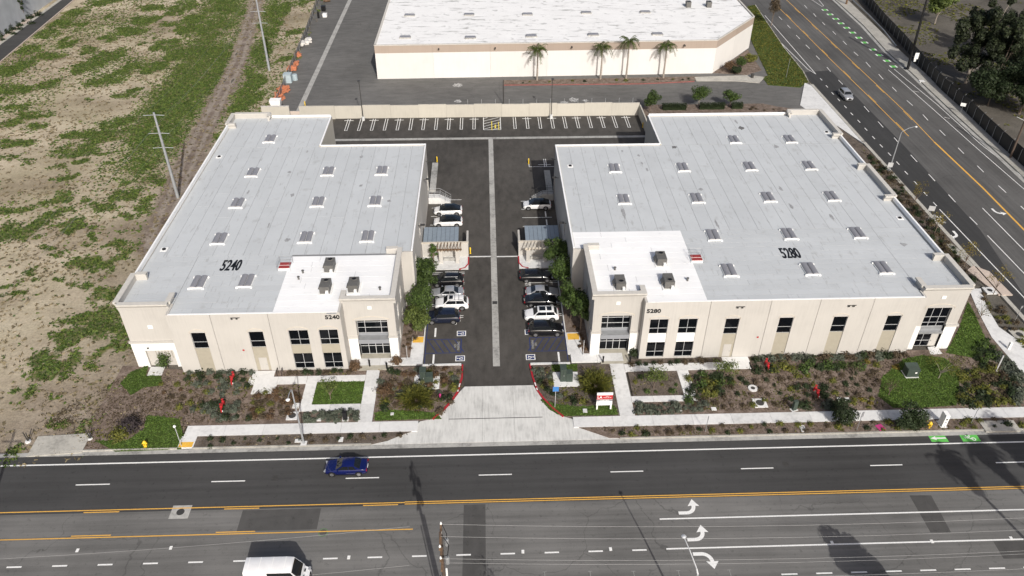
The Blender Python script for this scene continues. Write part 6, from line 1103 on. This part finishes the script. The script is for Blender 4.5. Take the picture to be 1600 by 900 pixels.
# dense dark trees beside the right sidewalk, big shrubs in the driveway beds
T(1309,662,'left dense dark tree at the sidewalk before building 5280',3.4,1.7,n=3000,seed=61,mleaf='leaf_dk',base=.12,ls=.24,group='dense dark trees at the sidewalk'); T(1414,669,'right dense dark tree at the sidewalk, by the yellow hydrant',3.6,2.0,n=3600,seed=62,mleaf='leaf_dk',base=.12,ls=.24,group='dense dark trees at the sidewalk')
def mound(name, u, v, label, h, rad, mleaf, n, seed, ls=.22, cat='shrub', spiky=0.0, group=None):
    r = np.random.default_rng(seed); x, y = at(u, v); t = thing(name, label, cat, (x,y,.05), group); d = r.normal(size=(n,3)); d /= np.linalg.norm(d, axis=1)[:,None]; d[:,2] = np.abs(d[:,2]); q = (.35+.65*r.random(n))*(.8+.35*np.sin(5*np.arctan2(d[:,1],d[:,0])+seed)*np.cos(3*d[:,2]*3))
    C = d*q[:,None]*np.array([rad,rad,h]); 
    if spiky:
        a = C*1.0; b = d*(q[:,None]+spiky)*np.array([rad,rad,h]); s = np.cross(d, r.normal(size=(n,3))); s /= np.linalg.norm(s, axis=1)[:,None]; s *= .045; V = np.stack([a-s, a+s, b+s*.2, b-s*.2], 1).reshape(-1,3); me = np_mesh('foliage', V, np.arange(4*n).reshape(-1,4))
    else: me = leaves('foliage', C, ls, r, nrm=d)
    ob('foliage', me, M[mleaf], t, local=True); sb = MB()
    for k in range(5): a = 2*PI*k/5; sb.tube([(0,0,-.05),(rad*.4*math.cos(a),rad*.4*math.sin(a),h*.5)],[.05,.02],5,False)
    ob('stems', sb, M['bark'], t, local=True); return t
mound('shrub',650,626,'large olive green feathery shrub in the left driveway bed',2.0,2.5,'leaf_olive',4200,71,spiky=.16); mound('shrub',930,603,'large olive green feathery shrub in the right driveway bed',2.1,2.4,'leaf_olive',4200,72,spiky=.16); mound('shrub',205,668,'dark purple-grey round shrub at the left end of the beds',2.0,1.7,'leaf_purple',1500,73); mound('shrub',188,680,'olive grass-like shrub below the purple-grey shrub',1.3,1.8,'leaf_olive',1300,74); mound('shrub',620,566,'rust and green shrub at the entry of building 5240, left of the door pad',1.1,1.0,'leaf_rust',700,75); mound('shrub',555,575,'rust red flowering shrub at the wall before the entry of building 5240',1.1,1.0,'leaf_rust',700,76); mound('shrub',602,612,'green and rust shrub at the corner of the left driveway bed',1.2,1.6,'leaf_rust',900,77); mound('shrub',990,553,'dark shrub beside the stone pier of the entry of building 5280',1.3,.9,'leaf_dk',700,78); mound('shrub',1440,520,'dark low shrub under the corner window of building 5280',.9,1.0,'leaf_brown',500,79)
# ---- small repeated shrubs
VARI = {}
def small_shrub(kind, k):
    key = (kind, k)
    if key not in VARI:
        r = np.random.default_rng(hash(key) % 9999 if False else (sum(map(ord, kind))*13+k*101)); n = 170; d = r.normal(size=(n,3)); d /= np.linalg.norm(d, axis=1)[:,None]; d[:,2] = np.abs(d[:,2]); q = (.3+.7*r.random(n))
        if kind in ('leaf_sage','leaf_gold'): 
            C = d*q[:,None]*np.array([.5,.5,.5]); VARI[key] = leaves('shrub', C, .2, r, nrm=d)
        else:
            C = d*q[:,None]*np.array([.5,.5,.55])*(1+.3*r.normal(size=(n,1))*.5); VARI[key] = leaves('shrub', C, .19, r, nrm=d)
        VARI[key].materials.append(M[kind])
    return VARI[key]
KIND = dict(leaf_sage='sage_shrub', leaf_dk='dark_shrub', leaf_brown='brown_shrub', leaf_olive='olive_shrub', leaf='leafy_shrub', leaf_gold='yellow_shrub', leaf_rust='rusty_shrub')
ORD = 'first second third fourth fifth sixth seventh eighth ninth tenth eleventh twelfth thirteenth fourteenth fifteenth sixteenth seventeenth eighteenth nineteenth twentieth'.split()
TENS = {2:'twenty', 3:'thirty', 4:'forty', 5:'fifty', 6:'sixty'}; TTH = {2:'twentieth', 3:'thirtieth', 4:'fortieth', 5:'fiftieth', 6:'sixtieth'}
def ordinal(i):
    if i <= 20: return ORD[i-1]
    return TTH[i//10] if i % 10 == 0 else TENS[i//10]+'-'+ORD[i%10-1]
def shrubs(pts, kinds, s, label, group, lo, hi):
    pts = sorted(pts)
    for i, (x, y) in enumerate(pts):
        kind = random.choice(kinds); q = s*random.uniform(lo, hi)
        l = label if len(pts) == 1 else 'leftmost '+label if i == 0 else 'rightmost '+label if i == len(pts)-1 else ordinal(i+1)+' from left: '+label
        o = ob(KIND[kind], small_shrub(kind, random.randrange(4)), M[kind], label=l, cat='shrub', group=group); o.location = (x, y, .06); o.scale = (q*random.uniform(.85,1.2), q*random.uniform(.85,1.2), q*random.uniform(.75,1.1)); o.rotation_euler = (0,0,random.uniform(0,6.28))
def row(p0, p1, n, kinds, s, label, group, jit=.15):
    a, b = at(*p0), at(*p1); shrubs([(a[0]+(b[0]-a[0])*i/max(1,n-1)+random.uniform(-jit,jit), a[1]+(b[1]-a[1])*i/max(1,n-1)+random.uniform(-jit,jit)) for i in range(n)], kinds, s, label, group, .8, 1.2)
row((345,583),(480,583),0,['leaf'],1,'',''); 
row((296,584),(395,583),7,['leaf_sage','leaf_dk'],1.25,'grey green shrub along the wall of the left warehouse','shrubs along the wall of building 5240'); row((452,584),(545,581),9,['leaf_brown','leaf_dk'],1.0,'dark low shrub under the office windows of the left warehouse','shrubs under the windows of building 5240'); row((985,571),(1118,564),12,['leaf_dk','leaf_brown'],1.0,'dark low shrub under the office windows, right warehouse','shrubs under the windows of building 5280'); row((1180,563),(1410,556),24,['leaf_sage','leaf_dk','leaf_brown'],1.6,'round grey green shrub along the wall of the right warehouse','shrubs along the wall of building 5280',.2)
row((1186,580),(1345,570),13,['leaf_olive','leaf','leaf_dk'],1.9,'olive shrub in the second row before building 5280','second row of shrubs before building 5280',.5); row((1352,570),(1392,571),3,['leaf_gold','leaf_olive'],1.2,'yellow green shrub near the lawn before building 5280','yellow shrubs before building 5280',.5)
def scatter(poly, n, kinds, s, label, group, md=.9):
    P = [at(*p) for p in poly]; xs = [p[0] for p in P]; ys = [p[1] for p in P]; pts = []; tries = 0
    while len(pts) < n and tries < 4000:
        tries += 1; x, y = random.uniform(min(xs),max(xs)), random.uniform(min(ys),max(ys))
        if inpoly(np.array([x]), np.array([y]), P)[0] and all((x-a)**2+(y-b)**2 > md*md for a, b in pts): pts.append((x,y))
    shrubs(pts, kinds, s, label, group, .65, 1.25)
scatter([(1075,615),(1180,590),(1375,580),(1368,625),(1280,635),(1080,640)],66,['leaf_brown','leaf_brown','leaf_dk','leaf_olive'],.88,'small brown green shrub dotted over the mulch, right warehouse','small shrubs dotted over the mulch before building 5280',1.1)
scatter([(1075,590),(1140,580),(1165,590),(1110,625),(1075,630)],20,['leaf_olive','leaf_dk','leaf'],1.5,'fuller olive shrub near the young tree by the door walk','fuller shrubs near the door walk of building 5280',.9); scatter([(995,634),(1110,631),(1100,645),(992,648)],18,['leaf_sage'],1.15,'grey sage shrub in the bed between the walk and the sidewalk, right','grey sage shrubs between walk and sidewalk, right',.8); scatter([(985,584),(1052,584),(1060,615),(990,617)],9,['leaf_olive','leaf'],.9,'low shrub in the square bed before building 5280','shrubs in the square bed',.8)
scatter([(1225,612),(1262,595),(1262,640),(1230,645)],6,['leaf_dk','leaf'],1.5,'full dark shrub left of the sidewalk backflow preventer','dark shrubs around the red pipes before building 5280',.8); scatter([(1285,605),(1305,612),(1308,638),(1290,640)],5,['leaf_sage','leaf_dk'],1.5,'full grey green shrub right of the sidewalk backflow preventer','dark shrubs around the red pipes before building 5280, right',.8); scatter([(1330,625),(1362,622),(1362,640),(1332,642)],6,['leaf_gold','leaf_olive'],1.0,'yellow green grass clump behind the sidewalk','yellow clumps behind the sidewalk',.6)
scatter([(1502,585),(1545,570),(1590,600),(1583,632),(1502,636)],60,['leaf_brown','leaf_olive','leaf_dk'],1.35,'brown green shrub in the rows of the corner bed','shrubs in the rows of the corner bed',.75); scatter([(1556,552),(1580,570),(1600,600),(1596,632),(1582,632),(1590,605),(1565,580)],22,['leaf_sage'],1.4,'grey sage shrub along the corner path','grey sage shrubs along the corner path',.75); scatter([(1515,545),(1545,530),(1565,560),(1530,570)],16,['leaf_dk','leaf'],1.3,'dense dark shrub between the right warehouse corner and the path','dense dark shrubs by the path',.8)
scatter([(290,592),(392,588),(388,610),(300,640),(345,655),(400,655)],26,['leaf_sage','leaf_dk'],1.25,'grey green shrub dotted before building 5240','shrubs dotted before building 5240',1.1); scatter([(322,632),(375,628),(372,655),(325,658)],11,['leaf_sage'],1.35,'large sage shrub around the lower red pipes','sage shrubs around the lower red pipes',.8); scatter([(250,600),(330,600),(320,655),(262,640)],18,['leaf_rust','leaf_olive','leaf_brown'],.9,'small rusty shrub in the dry bed left of the red pipes','small shrubs in the dry left bed',1.2); scatter([(400,615),(468,610),(455,650),(390,655)],28,['leaf_rust','leaf_olive','leaf_brown'],1.2,'rusty low shrub in the bed left of the lamp post','rusty shrubs left of the lamp post',.85)
scatter([(475,645),(560,643),(556,657),(472,660)],16,['leaf_sage'],1.2,'grey sage shrub between the lawn walk and the sidewalk, left','grey sage shrubs between walk and sidewalk, left',.75)
scatter([(592,580),(655,575),(722,577),(712,620),(690,645),(660,638),(600,640)],56,['leaf_sage','leaf_rust','leaf_dk','leaf_brown','leaf_olive'],1.25,'low mixed shrub in the left driveway bed','low shrubs in the left driveway bed',.75); scatter([(832,578),(862,578),(862,612),(905,620),(925,632),(890,630),(850,612)],38,['leaf_dk','leaf_sage','leaf_brown','leaf_olive'],1.05,'low shrub in the right driveway bed','low shrubs in the right driveway bed',.7)
scatter([(318,686),(470,682),(600,680),(640,678),(600,688),(318,699)],26,['leaf_brown','leaf_dk'],.8,'small shrub in the left kerb strip','shrubs in the left kerb strip',1.1); scatter([(935,670),(1600,655),(1600,668),(975,681)],44,['leaf_brown','leaf_dk','leaf_olive'],.95,'small dark shrub in the right kerb strip','shrubs in the right kerb strip',1.1)
scatter([(1350,235),(1395,272),(1440,330),(1500,400),(1520,440),(1500,420),(1440,360),(1400,308),(1365,258)],60,['leaf_dk','leaf_brown'],1.25,'dark round shrub in the east planting strip','dark shrubs of the east planting strip',.9); scatter([(1530,455),(1560,470),(1600,520),(1600,550),(1560,510)],18,['leaf_olive','leaf_brown'],1.0,'low shrub between the curved path and the side street','low shrubs between the curved path and the street',.9)
scatter([(635,505),(655,530),(640,552),(628,540)],8,['leaf_rust','leaf_brown'],.8,'low rusty shrub in the bed at the drive side of building 5240','low shrubs at the drive side of building 5240',.6); scatter([(895,505),(905,515),(918,552),(908,552)],8,['leaf_brown','leaf_rust'],.8,'low brown shrub in the shaded bed of building 5280','low shrubs in the shaded bed of building 5280',.6); scatter([(800,128),(1080,124),(1080,126),(800,131)],12,['leaf_olive','leaf_dk'],.9,'small shrub at the foot of the far white building','shrubs at the foot of the far building',1.2)
scatter([(0,52),(45,28),(62,18),(66,24),(40,45),(0,66)],12,['leaf_dk'],2.6,'dark shrub at the foot of the pale building, top left','dark shrubs at the foot of the pale building',1.6); scatter([(1160,172),(1248,178),(1245,172),(1165,168)],8,['leaf_brown'],.9,'small shrub right of the hedges behind building 5280','small shrubs right of the hedges',.8)
r = np.random.default_rng(5)
for k, (u, v, h, l) in enumerate(((40,30,11,'slim dark cypress against the pale building'),(2,36,9,'dark tree at the left edge against the pale building'))): make_tree('cypress_tree', l, *at(u, v), h, 1.2, 'leaf_dk', 1400, .35, 'tree', None, .15, .1, 16, 80+k)
# ---- palms
def frond(mb, o, a, L, up, n=9, droop=1.0, leaf=.55, w=.06):
    prev = Vector(o); d = Vector((math.cos(a), math.sin(a), 0)); side_ = Vector((-math.sin(a), math.cos(a), 0)); P = []
    for i in range(n+1): t = i/n; P.append(Vector(o)+d*(L*t*(1-.25*t))+Vector((0,0,up*L*t-droop*L*t*t)))
    mb.tube(P, .03, 3, False)
    for i in range(1, n):
        for s in (-1, 1):
            for q in (0, .5):
                p = P[i].lerp(P[i+1], q); tip = p+side_*s*leaf*(.6+.4*random.random())+d*.25+Vector((0,0,-.35*leaf-.2*random.random())); ax = (P[i+1]-P[i]).normalized()*w; mb.add([p-ax, p+ax, tip], [(0,1,2)])
def palm(u, v, label, h, rad=2.4, group=None, seed=0, xy=None, nf=24, skirt=False):
    random.seed(seed); x, y = xy or at(u, v); t = thing('palm_tree', label, 'palm tree', (x,y,0), group); ob('trunk', MB().tube([(0,0,-.1),(.05,.03,h*.5),(0,0,h)],[.24,.17,.15],8), M['bark_pale'], t, local=True); mb = MB()
    for k in range(nf): frond(mb, (0,0,h-.1), 2*PI*k/nf*2.4+random.uniform(-.2,.2), rad*random.uniform(.85,1.1), random.uniform(.15,.95), droop=random.uniform(.65,1.05))
    ob('crown', mb, M['leaf_palm'], t, local=True)
    if skirt:
        r = np.random.default_rng(seed); n = 900; a = r.random(n)*2*PI; zz = r.random(n); q = (.3+.8*zz)*(.7+.5*r.random(n)); ob('skirt', leaves('skirt', np.stack([np.cos(a)*q, np.sin(a)*q, h*(1-.24*(1-zz))-.2], -1), .7, r, .3), M['leaf_brown'], t, local=True)
for k, (u, v, uh, vh, l) in enumerate(((839,126,838,72,'leftmost palm before the far white wall'),(938,124,943,68,'second palm from the left before the far white wall'),(978,123.5,981,58,'tallest palm before the far white wall, third from the left'),(1036,122.5,1042,66,'rightmost palm before the far white wall'))): x, y = at(u, v); palm(u, v, l, hgt(uh, vh+5, y)[0], 3.3, 'palms before the far white building', 90+k)
SD = Vector((SUNV.x/-SUNV.z, SUNV.y/-SUNV.z))
for k, (u, v, h, l) in enumerate(((1478,715,14.5,'tall palm south of the street, left of a pair, only its shadow in view'),(1528,700,16,'tall palm south of the street, right of a pair, only its shadow in view'))): c = at(u, v); palm(0,0,l,h,2.7,'palms on the south side of the street',95+k,(c[0]-SD.x*h, c[1]-SD.y*h),22,True)
def shadow_tree(u, v, h, l, **k): c = at(u, v); return make_tree('street_tree', l, c[0]-SD.x*h*.75, c[1]-SD.y*h*.75, h, k.pop('rad',2.6), seed=k.pop('seed',3), **k)
shadow_tree(1325,855,12,'columnar dense tree south of the street, only its shadow in view',rad=3.4,n=8000,ls=.45,narrow=.95,base=.05,clumps=26); shadow_tree(1600,695,17,'broad tree south of the street at the right, only its shadow in view',rad=3.6,n=5200,ls=.45,seed=5,base=.5); shadow_tree(760,893,6.0,'bare street tree south of the street, only its shadow in view',rad=1.9,n=260,ls=.2,mleaf='leaf_brown',seed=6,clumps=18)
random.seed(17)
# ---- trees behind the screened fence
T(1460,38,'round bright green tree behind the screened fence',9.5,5.2,n=7000,seed=101,mleaf='leaf_lt',ls=.5,base=.3,trunk_r=.2,bark='bark_pale'); T(1508,130,'tall dark eucalyptus nearest the screened fence, left of the tall pair',21,6.8,n=16000,seed=102,mleaf='leaf_euc',ls=.55,base=.12,trunk_r=.45,bark='bark_pale',clumps=46,flat=1.3,cs=.68); T(1580,105,'tall dark eucalyptus farther back, right of the tall pair',21,7.0,n=15000,seed=103,mleaf='leaf_euc',ls=.55,base=.12,trunk_r=.45,clumps=46,flat=1.3,cs=.68); T(1592,178,'dark spreading tree at the right edge behind the fence',13,6.5,n=11000,seed=104,mleaf='leaf_dk',ls=.5,base=.2,trunk_r=.3,clumps=20); T(1548,142,'tall dark tree filling the gap between the two eucalyptus',17,5.6,n=9000,seed=108,mleaf='leaf_euc',ls=.55,base=.12,trunk_r=.3,clumps=34,flat=1.2,cs=.68); T(1543,165,'lower dark tree between the eucalyptus and the right edge',9,5.2,n=8500,seed=105,mleaf='leaf_dk',ls=.45,base=.2); T(1650,120,'large dark tree beyond the right edge behind the fence',15,6.5,n=7000,seed=106,mleaf='leaf_euc',ls=.55,base=.2,trunk_r=.4)
T(1205,40,'thin brownish street tree at the top edge beside the side street',7.5,2.4,n=1500,seed=107,mleaf='leaf_brown',ls=.35,base=.45); 
n = 16000; x = 104+rng.random(n)*60; y = 90+rng.random(n)*160; m_ = VN2.fbm(x*.12, y*.12); k = (m_ > .56) & (x > 106)
fx = np.interp(y, sorted(p[1] for p in FB), [p[0] for p in sorted(FB, key=lambda q: q[1])]); k &= x > fx+.6
tufts('lot_weeds', x[k], y[k], np.full(k.sum(), .02), .5, .16, M['leaf_olive'], 'low weeds on the bare ground behind the screened fence', 'weeds', 2)

# ---- dry litter and ground cover over the beds (uncountable)
BEDS = [[(210,580),(400,586),(395,612),(470,600),(466,655),(300,662),(285,700),(150,705),(60,660)], [(592,578),(722,574),(712,620),(685,652),(588,655)], [(832,576),(958,572),(966,648),(880,648),(845,620)], [(1066,590),(1175,575),(1470,560),(1540,530),(1590,600),(1588,634),(1085,644)], [(318,684),(640,678),(600,690),(316,700)], [(915,669),(1600,654),(1600,670),(970,683)], [(992,632),(1110,630),(1085,645),(992,648)], [(1345,232),(1395,270),(1440,325),(1520,420),(1510,440),(1440,365),(1360,260)], [(985,582),(1055,582),(1062,616),(990,618)], [(440,580),(565,578),(565,586),(445,588)], [(985,570),(1120,563),(1120,570),(990,576)]]
X_, Y_2 = [], []
for p in BEDS:
    P = [at(*q) for q in p]; xs = [q[0] for q in P]; ys = [q[1] for q in P]; n = int((max(xs)-min(xs))*(max(ys)-min(ys))*26); x = min(xs)+rng.random(n)*(max(xs)-min(xs)); y = min(ys)+rng.random(n)*(max(ys)-min(ys)); k = inpoly(x, y, P)
    for lp in lawn_polys[1:]: k &= ~inpoly(x, y, lp)
    X_.append(x[k]); Y_2.append(y[k])
x = np.concatenate(X_); y = np.concatenate(Y_2); f = VN1.fbm(x*.45, y*.45); a = f+.35*(rng.random(len(x))-.5)
for nm, k, mm, lab, h in (('bed_litter', a < .43, 'leaf_brown', 'brown dry litter and stems covering the mulch of the planting beds', .06), ('bed_cover', (a > .72), 'leaf_olive', 'low olive ground cover spreading over the planting beds', .12), ('bed_straw', (a > .5) & (a < .535), 'weed_dry', 'pale dry straw scattered over the planting beds', .08)): tufts(nm, x[k], y[k], np.full(k.sum(), .08), .17, h, M[mm], lab, 'ground cover', 2)
